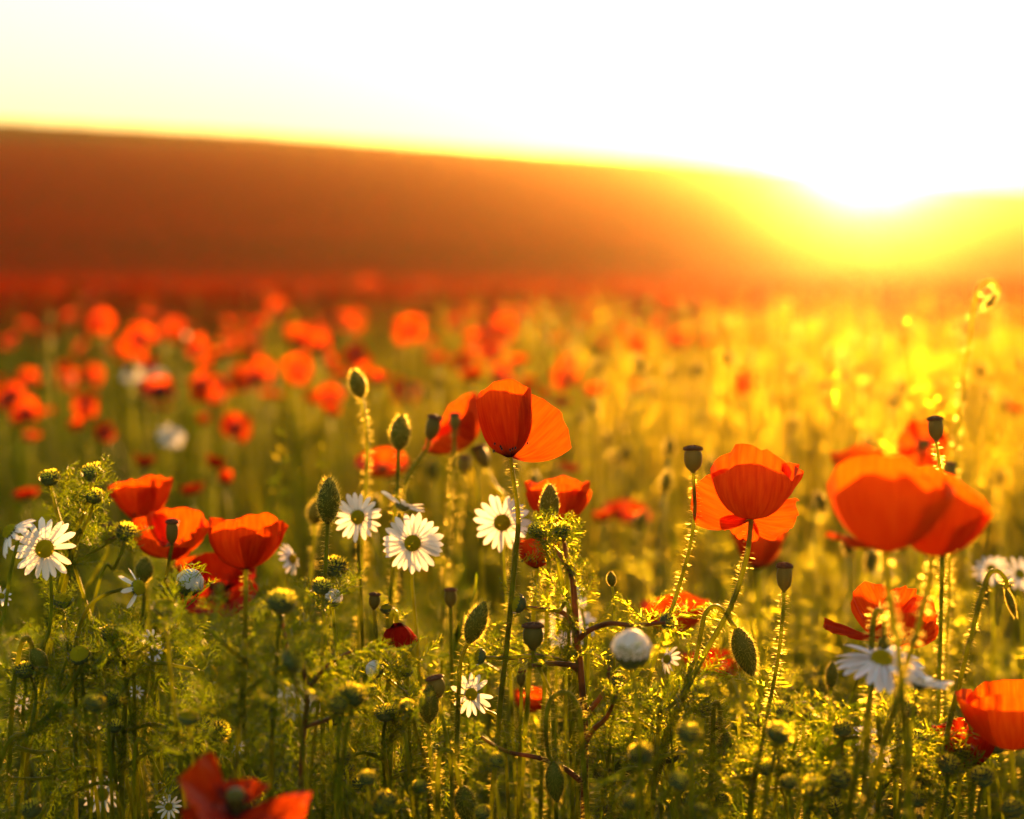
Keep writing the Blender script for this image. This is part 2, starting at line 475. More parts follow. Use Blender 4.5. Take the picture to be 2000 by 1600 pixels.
def dome_mesh(name, mat, n=150, R=.5, h=.38, s=.045, spiky=1.6, seed=1):
    """disc of packed florets, unit diameter"""
    b = Buf(); rng = np.random.default_rng(seed)
    lathe(b, [(R * math.cos(t), h * math.sin(t)) for t in np.linspace(0, 1.5, 6)], 14)
    for k in range(n):
        q = (k + .5) / n; r = R * math.sqrt(q) * .98; a = k * 2.39996
        z = h * math.sqrt(max(0, 1 - q * .96))
        c = np.array([r * math.cos(a), r * math.sin(a), z]); nn = np.array([c[0] * .9, c[1] * .9, .25 + z * .5]); nn /= np.linalg.norm(nn)
        x = np.cross(nn, [0, 0, 1.0]) + 1e-6; x /= np.linalg.norm(x); y = np.cross(nn, x)
        b.add([c + x * s, c - x * s * .5 + y * s * .86, c - x * s * .5 - y * s * .86, c + nn * s * spiky * rng.uniform(.7, 1.3)], [(0, 1, 3), (1, 2, 3), (2, 0, 3)])
    return buf_mesh(name, b, mat, smooth=False)
ME_DISC = dome_mesh('disc', M_DISC)
ME_HEAD = dome_mesh('disc', M_BRACT, 110, .46, .36, .06, 1.6, 2)
def floret_ring_mesh():
    b = Buf(); rng = np.random.default_rng(12)
    for ring, (r, z, n, el, L) in enumerate(((.46, .0, 26, .0, .27), (.47, .06, 24, .35, .27), (.43, .15, 22, .75, .24), (.34, .27, 16, 1.05, .20), (.2, .34, 9, 1.3, .16))):
        for k in range(n):
            a = (k + rng.uniform(-.3, .3)) * 2 * math.pi / n; e = el + rng.normal(0, .15)
            o = np.array([math.cos(a), math.sin(a), 0]); up = np.array([0, 0, 1.0]); s = np.array([-math.sin(a), math.cos(a), 0])
            d = o * math.cos(e) + up * math.sin(e); c = o * r + up * z; l = L * rng.uniform(.7, 1.25); w = .055
            b.add([c - s * w * .6, c + s * w * .6, c + d * l * .6 - s * w, c + d * l * .6 + s * w, c + d * l], [(0, 1, 3), (0, 3, 2), (2, 3, 4)])
    return buf_mesh('florets', b, M_FLORET)
ME_FLORETS = floret_ring_mesh()
def cup_mesh():
    b = Buf(); lathe(b, [(.06, -.42), (.3, -.36), (.47, -.16), (.48, .0), (.36, .06)], 16)
    rng = np.random.default_rng(8)
    for ring, (rr, zz, L) in enumerate(((.42, -.26, .26), (.54, -.08, .22))):
        for k in range(16):
            a = (k + .5 * ring) * math.pi / 8
            o = np.array([math.cos(a), math.sin(a), 0]); s = np.array([-math.sin(a), math.cos(a), 0]) * .085
            c = o * rr + np.array([0, 0, zz])
            b.add([c - s, c + s, c + o * .06 + np.array([0, 0, L])], [(0, 1, 2)])
    return buf_mesh('bracts', b, M_BRACT)
ME_CUP = cup_mesh()
def white_ball_mesh():
    b = Buf()
    for k in range(22):
        a = k * 2 * math.pi / 22; r0 = .45
        pts = [np.array([math.cos(a) * r, math.sin(a) * r, z]) for r, z in ((.46, 0), (.52, .2), (.42, .42), (.2, .56), (.05, .6))]
        s = np.array([-math.sin(a), math.cos(a), 0])
        V = []; 
        for q, p in enumerate(pts):
            w = (.09, .1, .09, .06, .02)[q]; V += [p - s * w, p + s * w]
        T = []
        for q in range(4): T += [(2 * q, 2 * q + 1, 2 * q + 3), (2 * q, 2 * q + 3, 2 * q + 2)]
        b.add(np.array(V) * np.array([1 + .11 * (k % 2), 1 + .11 * (k % 2), 1 + .05 * (k % 3)]), T)
    return buf_mesh('folded_rays', b, M_WHITE)
ME_WBALL = white_ball_mesh()

def feather_template(seed, pairs=9, sub=2, lod=0):
    """bipinnate thread leaf, unit length along X, arching"""
    rng = np.random.default_rng(seed); V = []; T = []
    bend = rng.uniform(-.35, .15); side = rng.uniform(-.15, .15)
    def spine(t): return np.array([t, side * t * t, bend * t * t])
    def rib(p, d, L, w):
        k = len(V); s = np.cross(d, rng.normal(0, 1, 3)); s /= np.linalg.norm(s) + 1e-9
        m = p + d * L * .5 + rng.normal(0, .012, 3)
        V.extend([p - s * w, p + s * w, m - s * w * .9, m + s * w * .9, p + d * L + rng.normal(0, .02, 3)])
        T.extend([(k, k + 1, k + 3), (k, k + 3, k + 2), (k + 2, k + 3, k + 4)])
    for i in range(6):
        a, b = spine(i / 6), spine((i + 1) / 6); rib(a, (b - a) / np.linalg.norm(b - a), np.linalg.norm(b - a) * 1.1, .016)
    for i in range(pairs):
        t = .16 + .84 * i / (pairs - 1); p = spine(t); L = .34 * math.sin(math.pi * (.18 + .72 * t)) + .06
        for sgn in (-1, 1):
            d = np.array([.62, sgn * .75, rng.normal(.12, .3)]); d /= np.linalg.norm(d)
            L2 = L * rng.uniform(.75, 1.2); rib(p, d, L2, .0095)
            for q in range(sub):
                f = (q + 1) / (sub + 1); pp = p + d * L2 * f
                for s2 in (-1, 1):
                    e = d + s2 * np.array([-d[1], d[0], 0]) * rng.uniform(.4, .8) + np.array([0, 0, rng.normal(.1, .4)]); e /= np.linalg.norm(e)
                    rib(pp, e, L2 * rng.uniform(.3, .5), .0075)
    return np.array(V), np.array(T)
FEATHER = [feather_template(40 + i) for i in range(7)]
FEATHER_LO = [feather_template(60 + i, 6, 0) for i in range(4)]
ME_FEATHER = [mk_mesh('leaf', v, t, None, M_LEAF, False) for v, t in FEATHER]

# ------------------------------------------------------------------ builders for single plants
def ground_pt(p, dx=0, dy=0):
    x, y = p[0] + dx, p[1] + dy
    return Vector((x, y, float(gz(x, y))))

def stem_path(pxs, d, dx=0.0, dend=None, n=6, lean=0.02):
    """pixel polyline from the head downwards, then on to the ground"""
    k = len(pxs); dend = d if dend is None else dend
    pts = [P(x, y, d + (dend - d) * i / max(1, k - 1)) for i, (x, y) in enumerate(pxs)]
    last = pts[-1]
    if len(pts) > 1: dirv = (pts[-1] - pts[-2]); slope = dirv.x / max(.02, -dirv.z) if dirv.z < -.01 else 0
    else: slope = 0
    slope = max(-.35, min(.35, slope))
    z0 = float(gz(last.x, last.y)); h = last.z - z0
    if h > .03:
        pts.append(Vector((last.x + slope * h * .35 + dx * .5, last.y + lean * .5, z0 + h * .5)))
        pts.append(Vector((last.x + slope * h * .5 + dx, last.y + lean, float(gz(last.x, last.y + lean)) - .01)))
    return catmull(pts, n)

def add_stem(t, path, r=.0018, mat=None, hairs=True, per_m=1500, hl=.004, base=None, hair_to=.62):
    base = Vector(t.location); b = Buf(); lp = path - np.array(base)
    tube(b, lp, np.linspace(r, r * 1.25, len(lp)), None, 7)
    obj('stem', buf_mesh('stem', b, mat or M_STEM), t)
    if hairs:
        h = Buf(); fuzz(h, lp, r, per_m * 1.25, hl * 1.12, .00030, .0, hair_to)
        obj('stem_fuzz', buf_mesh('stem_fuzz', h, M_HAIR), t, kind='stuff')

def poppy(label, bx, by, d, axis, petals, stem, roll=0.0, sc=1.0, r=.0018, mat=None, hairs=True, group=None, lod=0, center=True, dx=0.0, dend=None, per_m=1500):
    path = stem_path([(bx, by)] + stem, d, dx, dend)
    t = thing('poppy', label, 'poppy', Vector(path[-1]) + Vector((0, 0, .01)), group)
    head = Vector(path[0]) - t.location
    add_stem(t, path, r, None, hairs, per_m)
    ax = axis_matrix(axis, head, roll, sc)
    for q in petals:
        q = dict(q); phi = math.radians(q.pop('phi')); pm = q.pop('mat', mat)
        own = q.pop('axis', None)
        A = ax if own is None else axis_matrix(own, head, 0, sc)
        obj('petal', petal(mat=pm, lod=lod, **q), t, A @ Matrix.Rotation(phi, 4, 'Z'))
    if center:
        obj('ovary', ME_OVARY, t, ax @ Matrix.Scale(.9, 4))
        obj('stamens', ME_STAMEN, t, ax.copy(), kind='stuff')
    return t

def bud(label, cx, cy, L, Wd, d, ang, stem, tilt=0.0, fuzzy=True, group=None, hairs=True, r=.0015, hl=.004, droop=False, stem_mat=None, col=None, name='poppy_bud', per_m=1700, dx=0):
    """ang: direction from the bud's base to its tip in the picture, degrees clockwise from up"""
    a = math.radians(ang); ux, uy = math.sin(a), -math.cos(a)
    k = d / F
    base_px = (cx - ux * L / 2, cy - uy * L / 2)
    path = stem_path([base_px] + stem, d, dx)
    t = thing(name, label, 'poppy bud', Vector(path[-1]) + Vector((0, 0, .01)), group)
    add_stem(t, path, r, stem_mat, hairs, per_m, hl)
    ax = Vector((ux, tilt, -uy))
    M = axis_matrix(ax, Vector(path[0]) - t.location, random.uniform(0, 3), (Wd * k, Wd * k, L * k))
    s1 = obj('sepal', ME_SEPAL, t, M.copy()); s2 = obj('sepal', ME_SEPAL, t, M @ Matrix.Rotation(math.pi, 4, 'Z'))
    if fuzzy: obj('bud_fuzz', ME_BFUZZ, t, M.copy(), kind='stuff')
    else: obj('bud_fuzz', ME_BFUZZ_THIN, t, M.copy(), kind='stuff')
    return t

def pod(label, cx, cy, L, Wd, d, stem, ang=0.0, tilt=0.15, hairs=True, group=None, r=.0013, dx=0, per_m=1500):
    a = math.radians(ang); ux, uy = math.sin(a), -math.cos(a); k = d / F
    path = stem_path([(cx - ux * L / 2, cy - uy * L / 2)] + stem, d, dx)
    t = thing('seed_pod', label, 'poppy seed pod', Vector(path[-1]) + Vector((0, 0, .01)), group)
    add_stem(t, path, r, None, hairs, per_m, .0038)
    M = axis_matrix((ux, tilt, -uy), Vector(path[0]) - t.location, random.uniform(0, 3), (Wd * k, Wd * k, L * k))
    obj('capsule', ME_POD, t, M.copy()); obj('pod_cap', ME_PCAP, t, M.copy())
    return t

def daisy(label, cx, cy, diam, d, axis, stem, n=21, droop=0, disc=.30, group=None, missing=(), seed=0, hairs=False, dx=0, sag=None, rayscale=1.0):
    rng = random.Random(seed + 5); k = d / F; R = diam * k / 2
    ax3 = Vector(axis).normalized()
    c = P(cx, cy, d)
    # the stem leaves the back of the head
    neck = c - ax3 * .006
    kx = neck - CAM; dd = kx.dot(FWD); npx = (1000 + F * kx.x / dd, 800 - F * kx.dot(UPV) / dd)
    path = stem_path([npx] + stem, dd, dx)
    t = thing('daisy', label, 'daisy', Vector(path[-1]) + Vector((0, 0, .01)), group)
    add_stem(t, path, .0012, None, hairs)
    A = axis_matrix(axis, c - t.location, rng.uniform(0, 6))
    dr = disc * R * 2
    obj('disc', ME_DISC, t, A @ Matrix.Diagonal((dr, dr, dr * 1.1, 1)))
    obj('bracts', ME_CUP, t, A @ Matrix.Diagonal((dr, dr, dr * .8, 1)))
    for i in range(n):
        if i in missing: continue
        a = i * 2 * math.pi / n + rng.uniform(-.07, .07)
        L = (R - dr * .38) * rng.uniform(.9, 1.07) * rayscale
        me = rng.choice(ME_RAY_DROOP) if droop > .5 else rng.choice(ME_RAY[:4])
        pitch = rng.uniform(-.12, .12) + droop * .9 + (sag(a) if sag else 0)
        Mr = A @ Matrix.Rotation(a, 4, 'Z') @ Matrix.Translation((dr * .42, 0, rng.uniform(-.0006, .0006))) @ Matrix.Rotation(pitch, 4, 'Y') @ Matrix.Rotation(rng.uniform(-.25, .25), 4, 'X') @ Matrix.Diagonal((L, L * rng.uniform(.9, 1.15), L, 1))
        obj('ray_petal', me, t, Mr)
    return t

def mayweed_bud(label, cx, cy, diam, d, stem, ang=0, tilt=0.0, kind='yellow', group=None, leaves=3, seed=0, dx=0):
    rng = random.Random(seed + 77); k = d / F; D = diam * k
    a = math.radians(ang); ax = Vector((math.sin(a), tilt, math.cos(a)))
    path = stem_path([(cx - math.sin(a) * diam * .35, cy + math.cos(a) * diam * .35)] + stem, d, dx)
    t = thing('mayweed_bud', label, 'mayweed bud', Vector(path[-1]) + Vector((0, 0, .01)), group)
    add_stem(t, path, .0011, None, False)
    A = axis_matrix(ax, P(cx, cy, d) - t.location, rng.uniform(0, 6), D)
    obj('bracts', ME_CUP, t, A.copy())
    if kind == 'white': obj('folded_rays', ME_WBALL, t, A @ Matrix.Diagonal((1.05, 1.05, 1.15, 1)))
    elif kind == 'green': obj('florets', ME_DISC, t, A @ Matrix.Diagonal((.9, .9, .7, 1)))
    else:
        obj('disc', ME_HEAD, t, A.copy()); obj('florets', ME_FLORETS, t, A.copy(), kind='stuff')
    n = len(path)
    for q in range(leaves):
        i = min(n - 2, 3 + int(rng.uniform(0, .45) * n)); p = Vector(path[i]) - t.location
        e = Vector((rng.uniform(-1, 1), rng.uniform(-1, 1), rng.uniform(.3, 1.2))).normalized()
        s = rng.uniform(.022, .038)
        M = e.to_track_quat('X', 'Z').to_matrix().to_4x4() @ Matrix.Scale(s, 4); M.translation = p
        obj('leaf', rng.choice(ME_FEATHER), t, M)
    return t

def feather_plant(label, main, branches, d, stem_mat, lsize=.034, leaf_per_m=150, seed=0, r=.0026, depth=0.0, group=None, tips=True):
    """mayweed plant: a main stem and side branches given as picture polylines, thread leaves all along them"""
    rng = random.Random(seed); path = stem_path(main, d, 0)
    t = thing('mayweed_plant', label, 'mayweed plant', Vector(path[-1]) + Vector((0, 0, .01)), group)
    add_stem(t, path, r * .6, stem_mat, False)
    allp = [(path, 1.0)]
    for bi, br in enumerate(branches):
        dd = d + rng.uniform(-.035, .035)
        m = len(br); bp = catmull([P(x, y, d + (dd - d) * i / max(1, m - 1)) for i, (x, y) in enumerate(br)], 6)
        b = Buf(); tube(b, bp - np.array(t.location), r * .62, r * .34, 6)
        obj('branch', buf_mesh('branch', b, stem_mat), t); allp.append((bp, 1.0))
    for pth, _ in allp:
        seg = np.linalg.norm(np.diff(pth, axis=0), axis=1).sum(); n = int(seg * leaf_per_m * (.45 if pth is path else 1.15))
        for q in range(n):
            f = (q + rng.random()) / n * (len(pth) - 1); i = min(int(f), len(pth) - 2)
            p = Vector(pth[i]) .lerp(Vector(pth[i + 1]), f - i)
            tg = (Vector(pth[i + 1]) - Vector(pth[i])).normalized()
            if pth is path: tg = -tg
            sd = Vector((rng.gauss(0, 1), rng.gauss(0, 1), rng.gauss(.3, 1))); sd = (sd - tg * sd.dot(tg)).normalized()
            e = (sd * .8 + tg * rng.uniform(.2, .9) + Vector((0, 0, .2))).normalized()
            M = e.to_track_quat('X', 'Z').to_matrix().to_4x4() @ Matrix.Rotation(rng.uniform(0, 6), 4, 'X') @ Matrix.Scale(lsize * rng.uniform(.6, 1.15), 4)
            M.translation = p - t.location
            obj('leaf', rng.choice(ME_FEATHER), t, M)
    return t

# petal presets (lengths in metres for a 6 cm flower)
def cup(seed, L=.040, W_=.029, a0=68, a1=-14, kap=42, ruff=.0012, rot=0):
    return [dict(phi=rot + 250, L=L, Wd=W_, a0=a0, a1=a1, kap=kap, ruff=ruff, seed=seed),
            dict(phi=rot + 70, L=L * 1.02, Wd=W_, a0=a0, a1=a1, kap=kap, ruff=ruff, seed=seed + 1),
            dict(phi=rot + 160, L=L, Wd=W_ * 1.05, a0=a0 + 5, a1=a1 + 10, kap=kap * .9, ruff=ruff * 1.4, seed=seed + 2),
            dict(phi=rot + 340, L=L * 1.02, Wd=W_ * 1.05, a0=a0 + 5, a1=a1 + 12, kap=kap * .9, ruff=ruff * 1.4, seed=seed + 3)]
def bowl(seed, L=.038, W_=.030, rot=0, a0=82, a1=22, kap=26, ruff=.0018):
    return [dict(phi=rot + p, L=L * k, Wd=W_, a0=a0 + e, a1=a1 + e, kap=kap, ruff=ruff, seed=seed + i)
            for i, (p, k, e) in enumerate(((250, 1, 4), (70, 1.03, -4), (160, 1.05, 6), (340, 1.05, 2)))]
def openf(seed, L=.036, W_=.031, rot=0):
    return [dict(phi=rot + p, L=L, Wd=W_, a0=92, a1=62 + e, kap=14, ruff=.0022, seed=seed + i) for i, (p, e) in enumerate(((250, 8), (70, -8), (160, 3), (340, -4)))]

# ================================================================== THE POPPIES
# 1 main poppy, sharp, half-open cup with one petal spread out to the side
poppy('sharp red poppy cup with one petal spread sideways, tallest flower at the centre', 997, 893, 1.0, (-.13, .02, 1),
      [dict(phi=258, L=.054, Wd=.031, a0=48, a1=-7, kap=54, ruff=.0009, seed=11),
       dict(phi=85, L=.058, Wd=.031, a0=44, a1=-5, kap=52, ruff=.0013, seed=12),
       dict(phi=350, L=.052, Wd=.016, a0=44, a1=-4, kap=60, ruff=.0010, seed=13),
       dict(phi=96, axis=(.60, .10, .62), L=.052, Wd=.0285, a0=30, a1=14, kap=9, ruff=.0009, seed=14)],
      [(1003, 940), (1010, 985), (1012, 1030), (1005, 1100), (1000, 1160), (988, 1280), (975, 1400)], r=.0017, center=True)
# 2
poppy('sharp red poppy bowl with two outer petals hanging below it, beside the tall brown pod', 1467, 1014, 1.0, (.02, .03, 1),
      [dict(phi=262, L=.056, Wd=.036, a0=84, a1=-24, kap=34, ruff=.0010, seed=21),
       dict(phi=88, L=.062, Wd=.038, a0=74, a1=-20, kap=33, ruff=.0034, seed=22),
       dict(phi=20, L=.052, Wd=.022, a0=72, a1=4, kap=34, ruff=.0034, seed=23),
       dict(phi=100, axis=(-.84, .05, .50), L=.045, Wd=.024, a0=24, a1=-8, kap=16, ruff=.0020, seed=24, fold=.0035),
       dict(phi=270, axis=(.80, .10, -.16), L=.037, Wd=.022, a0=14, a1=22, kap=18, ruff=.0022, seed=26, fold=.002),
       dict(phi=270, axis=(-.30, .16, -.42), L=.020, Wd=.017, a0=14, a1=10, kap=10, ruff=.0018, seed=27)],
      [(1463, 1060), (1455, 1100), (1430, 1180), (1380, 1270), (1330, 1370), (1300, 1440)], r=.0018, center=False)
# 3 big blurred pair at the right
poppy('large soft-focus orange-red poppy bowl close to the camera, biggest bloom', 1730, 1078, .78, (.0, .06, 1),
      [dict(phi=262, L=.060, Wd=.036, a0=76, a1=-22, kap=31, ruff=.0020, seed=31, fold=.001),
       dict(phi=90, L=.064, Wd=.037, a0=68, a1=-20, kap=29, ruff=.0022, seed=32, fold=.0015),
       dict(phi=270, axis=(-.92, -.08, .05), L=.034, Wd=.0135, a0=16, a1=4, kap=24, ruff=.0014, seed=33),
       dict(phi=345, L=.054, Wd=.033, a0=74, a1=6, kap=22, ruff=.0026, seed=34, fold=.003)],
      [(1733, 1130), (1745, 1220), (1760, 1330)], r=.0017, center=False, mat=M_PETAL_GLARE)
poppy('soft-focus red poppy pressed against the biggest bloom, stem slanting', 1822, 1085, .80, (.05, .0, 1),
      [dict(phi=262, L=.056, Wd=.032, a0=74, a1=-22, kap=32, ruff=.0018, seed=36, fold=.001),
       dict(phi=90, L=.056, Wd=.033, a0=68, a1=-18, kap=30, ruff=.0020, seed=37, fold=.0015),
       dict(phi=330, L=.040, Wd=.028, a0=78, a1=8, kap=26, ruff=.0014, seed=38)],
      [(1812, 1140), (1800, 1200), (1787, 1250), (1765, 1320)], r=.0016, center=False, mat=M_PETAL_GLARE)
poppy('blurred orange poppy rising behind the biggest bloom', 1678, 942, 1.5, (-.1, 0, 1), cup(41, .044, .028), [(1680, 1010)], lod=0, hairs=False)
poppy('blurred upright poppy disc behind the pod at the far edge of the group', 1800, 872, 1.42, (.04, -.95, .34),
      openf(45, .023, .021), [(1802, 930), (1802, 1000)], hairs=False)
# crumpled one above the daisy
poppy('crumpled red poppy with a pointed drooping petal behind a nodding bud', 1745, 1262, .98, (.02, .05, 1),
      [dict(phi=270, axis=(-.90, -.05, -.02), L=.051, Wd=.013, a0=18, a1=16, kap=30, ruff=.0018, seed=51, fold=.002),
       dict(phi=90, axis=(-.38, .10, .9), L=.046, Wd=.017, a0=20, a1=2, kap=22, ruff=.0030, seed=52, fold=.004),
       dict(phi=80, axis=(.42, .10, .9), L=.045, Wd=.020, a0=26, a1=18, kap=22, ruff=.0044, seed=53, fold=.005),
       dict(phi=95, axis=(.86, .10, .62), L=.043, Wd=.018, a0=20, a1=30, kap=18, ruff=.0044, seed=54, fold=.005),
       dict(phi=260, L=.030, Wd=.022, a0=50, a1=0, kap=30, ruff=.002, seed=55)],
      [(1748, 1310), (1752, 1400)], r=.0016)
poppy('orange poppy cut by the frame edge, with a stem crossing in front', 1975, 1464, .9, (-.02, .1, 1), cup(61, .050, .034, 72, -8, 32), [(1982, 1540), (1985, 1600)], center=False, mat=M_PETAL_GLARE)
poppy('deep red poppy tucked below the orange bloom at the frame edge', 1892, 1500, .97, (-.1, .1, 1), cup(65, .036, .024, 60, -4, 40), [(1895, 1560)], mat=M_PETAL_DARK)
# left group
poppy('round red poppy bowl on a short stem beside the open faded one', 480, 1112, 1.12, (.0, .05, 1), cup(71, .051, .033, 72, -20, 33, .0018), [(480, 1180), (478, 1250), (476, 1340)], center=False)
poppy('wide open red poppy behind a green seed pod', 337, 1088, 1.16, (.04, -.34, 1), bowl(75, .041, .031, 0, 68, 8, 27, .0028), [(330, 1130), (312, 1210), (300, 1300)], mat=M_PETAL)
poppy('tall folded red poppy behind the wide open one', 283, 1022, 1.22, (-.12, .1, 1), cup(79, .044, .025, 50, 0, 38, .0026), [(285, 1090), (287, 1180)], hairs=False)
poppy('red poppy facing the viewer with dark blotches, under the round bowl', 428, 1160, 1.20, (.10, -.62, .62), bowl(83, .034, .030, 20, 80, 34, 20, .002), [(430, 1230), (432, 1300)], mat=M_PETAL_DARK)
poppy('small red poppy petal peeping out between the bowls', 378, 1128, 1.24, (.0, .1, 1), cup(86, .022, .016), [(380, 1180)], hairs=False)
# bottom
poppy('soft-focus red poppy at the bottom showing its dark centre', 462, 1582, .76, (.03, -.42, 1),
      [dict(phi=185, L=.034, Wd=.028, a0=74, a1=20, kap=26, ruff=.0024, seed=91),
       dict(phi=320, L=.036, Wd=.031, a0=92, a1=78, kap=14, ruff=.0022, seed=92),
       dict(phi=235, L=.026, Wd=.022, a0=96, a1=84, kap=18, ruff=.0022, seed=93),
       dict(phi=95, L=.016, Wd=.018, a0=80, a1=55, kap=24, ruff=.002, seed=94)], [(465, 1640)], r=.0015)
# behind the main one
poppy('leaning orange-red poppy with two dark pods in front, behind the main cup', 925, 862, 1.3, (-.66, -.1, .62), bowl(95, .044, .036, 0, 74, 10, 24), [(930, 930), (935, 1000)], hairs=False)
poppy('red poppy behind the upright brown bud', 1090, 1026, 1.15, (.03, .1, 1), bowl(99, .043, .030, 10, 62, -6, 30, .0022), [(1092, 1090), (1090, 1180)], hairs=True)
poppy('small half-open red poppy under the brown bud', 1048, 1110, 1.08, (.02, .05, 1), cup(103, .026, .018, 55, -10, 60), [(1046, 1160), (1040, 1230)])
poppy('small soft-focus red poppy behind the curved stems', 1320, 1240, 1.3, (-.05, .1, 1), cup(107, .044, .030, 70, 0, 34), [(1322, 1300)], hairs=False)
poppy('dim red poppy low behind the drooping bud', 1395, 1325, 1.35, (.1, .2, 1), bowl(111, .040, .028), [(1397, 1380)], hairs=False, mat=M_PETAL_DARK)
poppy('blurred orange poppy standing right behind the hanging petals', 1480, 1112, 1.36, (.05, .1, 1), cup(115, .046, .026, 50, -5, 40), [(1482, 1160), (1484, 1230)], hairs=False)
poppy('small orange poppy half hidden by a thin bud stem', 748, 928, 1.6, (.05, -.3, 1), bowl(119, .034, .024), [(750, 990)], hairs=False)
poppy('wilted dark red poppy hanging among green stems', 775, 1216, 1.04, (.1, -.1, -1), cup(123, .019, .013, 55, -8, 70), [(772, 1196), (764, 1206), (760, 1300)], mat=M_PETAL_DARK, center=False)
poppy('tiny red bloom deep between the stems below the centre', 1040, 1392, 1.25, (0, .1, 1), cup(127, .024, .017), [(1042, 1440)], hairs=False)
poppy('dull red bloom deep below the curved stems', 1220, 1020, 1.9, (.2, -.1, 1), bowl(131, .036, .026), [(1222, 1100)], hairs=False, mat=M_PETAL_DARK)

# ================================================================== BUDS
bud('upright pale bud with fringe of hair, beside three daisies', 643, 977, 92, 46, 1.02, 4, [(638, 1060), (635, 1130), (632, 1220), (630, 1320)], -.1)
bud('dark green bud topping the tallest thin stem before red blooms', 699, 750, 58, 36, 1.2, -14, [(712, 810), (718, 870), (714, 960), (708, 1050)], 0, hl=.005)
bud('dark pointed bud just below the tallest bud', 782, 845, 70, 42, 1.14, 6, [(777, 920), (775, 960), (770, 1040)], 0, hl=.005)
bud('brown upright bud in front of a red poppy', 1073, 984, 82, 40, 1.06, 1, [(1073, 1060), (1070, 1140)], -.1, fuzzy=False)
bud('slanted grey-green hairy bud above the glowing stems', 931, 1213, 92, 44, .97, 22, [(901, 1290), (897, 1330), (893, 1420), (892, 1520)], -.15, hl=.0045)
bud('drooping green bud on an arched stem crossing a poppy stem', 1454, 1273, 98, 48, 1.0, 162, [(1428, 1216), (1415, 1195), (1397, 1184), (1378, 1198), (1368, 1240), (1358, 1290), (1335, 1350)], -.1)
bud('plump hairy bud beside a tilted brown pod', 838, 1373, 78, 42, .96, 2, [(838, 1450), (846, 1520), (852, 1600)], -.1, hl=.0042)
bud('drooping bud glowing with golden hair under an arched stem', 1084, 1528, 82, 40, .95, 174, [(1070, 1470), (1066, 1420), (1072, 1375), (1090, 1355), (1112, 1356), (1130, 1385), (1136, 1440)], 0, hl=.0052, per_m=2600)
bud('small round bud with a golden halo under the open poppy', 282, 1113, 52, 36, 1.1, 6, [(281, 1170), (278, 1260)], 0, hl=.005)
bud('hanging bud low at the bottom beside a twin hooked stem', 909, 1574, 78, 46, .95, 172, [(898, 1530), (885, 1475), (874, 1466), (862, 1468), (856, 1500), (855, 1580)], 0)
bud('drooping dark bud with a comb of golden hair on its stem', 1420, 1466, 72, 40, .98, 176, [(1408, 1415), (1406, 1385), (1400, 1372), (1394, 1385), (1392, 1440), (1390, 1500)], 0, hl=.0055, per_m=2600)
bud('nodding bud hooked in front of the crumpled poppy', 1728, 1262, 40, 26, .9, 178, [(1727, 1215), (1722, 1194), (1712, 1194), (1706, 1215), (1702, 1270), (1700, 1340)], 0, hl=.0048, per_m=2600)
bud('pale curled bud looping over on the tallest stem at the edge', 1934, 590, 44, 17, 1.36, 218, [(1950, 566), (1942, 552), (1926, 550), (1910, 566), (1902, 596), (1896, 640), (1884, 720), (1870, 850), (1862, 960)], 0, fuzzy=False, hl=.0042, r=.0016, per_m=1100)
bud('nodding yellow bud on an arched stem beside blurred white daisies', 1975, 1178, 62, 16, .95, 160, [(1966, 1135), (1950, 1116), (1932, 1122), (1915, 1170), (1895, 1250), (1880, 1310)], 0, hl=.0036)
bud('withered brown bud hooked over among feathery stems', 76, 1290, 52, 34, .97, 150, [(62, 1262), (54, 1246), (42, 1256), (34, 1300), (22, 1400)], 0, fuzzy=False)
bud('blurred green bud pair hanging near the bottom', 792, 1502, 62, 32, 1.08, 176, [(786, 1450), (778, 1434), (770, 1460), (768, 1530)], 0)
bud('blurred twin of the low hanging bud pair', 834, 1508, 58, 30, 1.09, 182, [(836, 1465), (824, 1440), (812, 1462), (810, 1540)], 0)
bud('small dark bud between two thin stems below the half-open poppy', 1070, 1142, 44, 26, 1.1, 2, [(1070, 1190)], 0)
bud('small brown oval bud alone on a thin bare stem', 1194, 1131, 30, 20, 1.0, -6, [(1199, 1170), (1200, 1240), (1200, 1300)], 0, fuzzy=False, hairs=False, r=.0009)
bud('blurred brown bud standing beside the side-on daisy', 1624, 1318, 56, 26, 1.12, 4, [(1622, 1370)], 0, fuzzy=False)
bud('blurred bud in shade behind the fringed pale bud', 618, 1000, 50, 36, 1.25, 8, [(614, 1060), (606, 1150)], 0)
bud('small upright bud deep between the nodding stems', 1905, 1400, 60, 26, .97, 170, [(1898, 1370), (1890, 1390), (1906, 1470), (1900, 1520)], 0)

# ================================================================== SEED PODS
pod('tall brown-capped seed pod beside the hanging-petal poppy', 1354, 898, 50, 36, 1.0, [(1356, 960), (1357, 1000), (1347, 1070), (1322, 1160), (1296, 1240), (1270, 1320)], 0, per_m=2000)
pod('seed pod on a hair-combed stem between two poppies', 1532, 1129, 54, 30, 1.0, [(1530, 1190), (1522, 1270), (1508, 1350), (1490, 1440)], 2, per_m=2400)
pod('broad green seed pod with a flat rim by the reddish plant', 1041, 1244, 50, 40, .97, [(1043, 1285), (1060, 1320), (1078, 1370), (1082, 1460)], 0, hairs=False)
pod('tilted brown seed pod touching a plump bud', 853, 1342, 42, 34, .96, [(860, 1385), (874, 1450), (882, 1520), (884, 1600)], -14, hairs=False)
pod('small peaked seed pod low beside a broad green leaf', 1569, 1393, 40, 30, 1.0, [(1569, 1430), (1566, 1500), (1560, 1570)], 0, per_m=2400)
pod('tiny pod cap just showing behind a hairy stem', 1482, 1410, 24, 24, 1.0, [(1482, 1460)], 10)
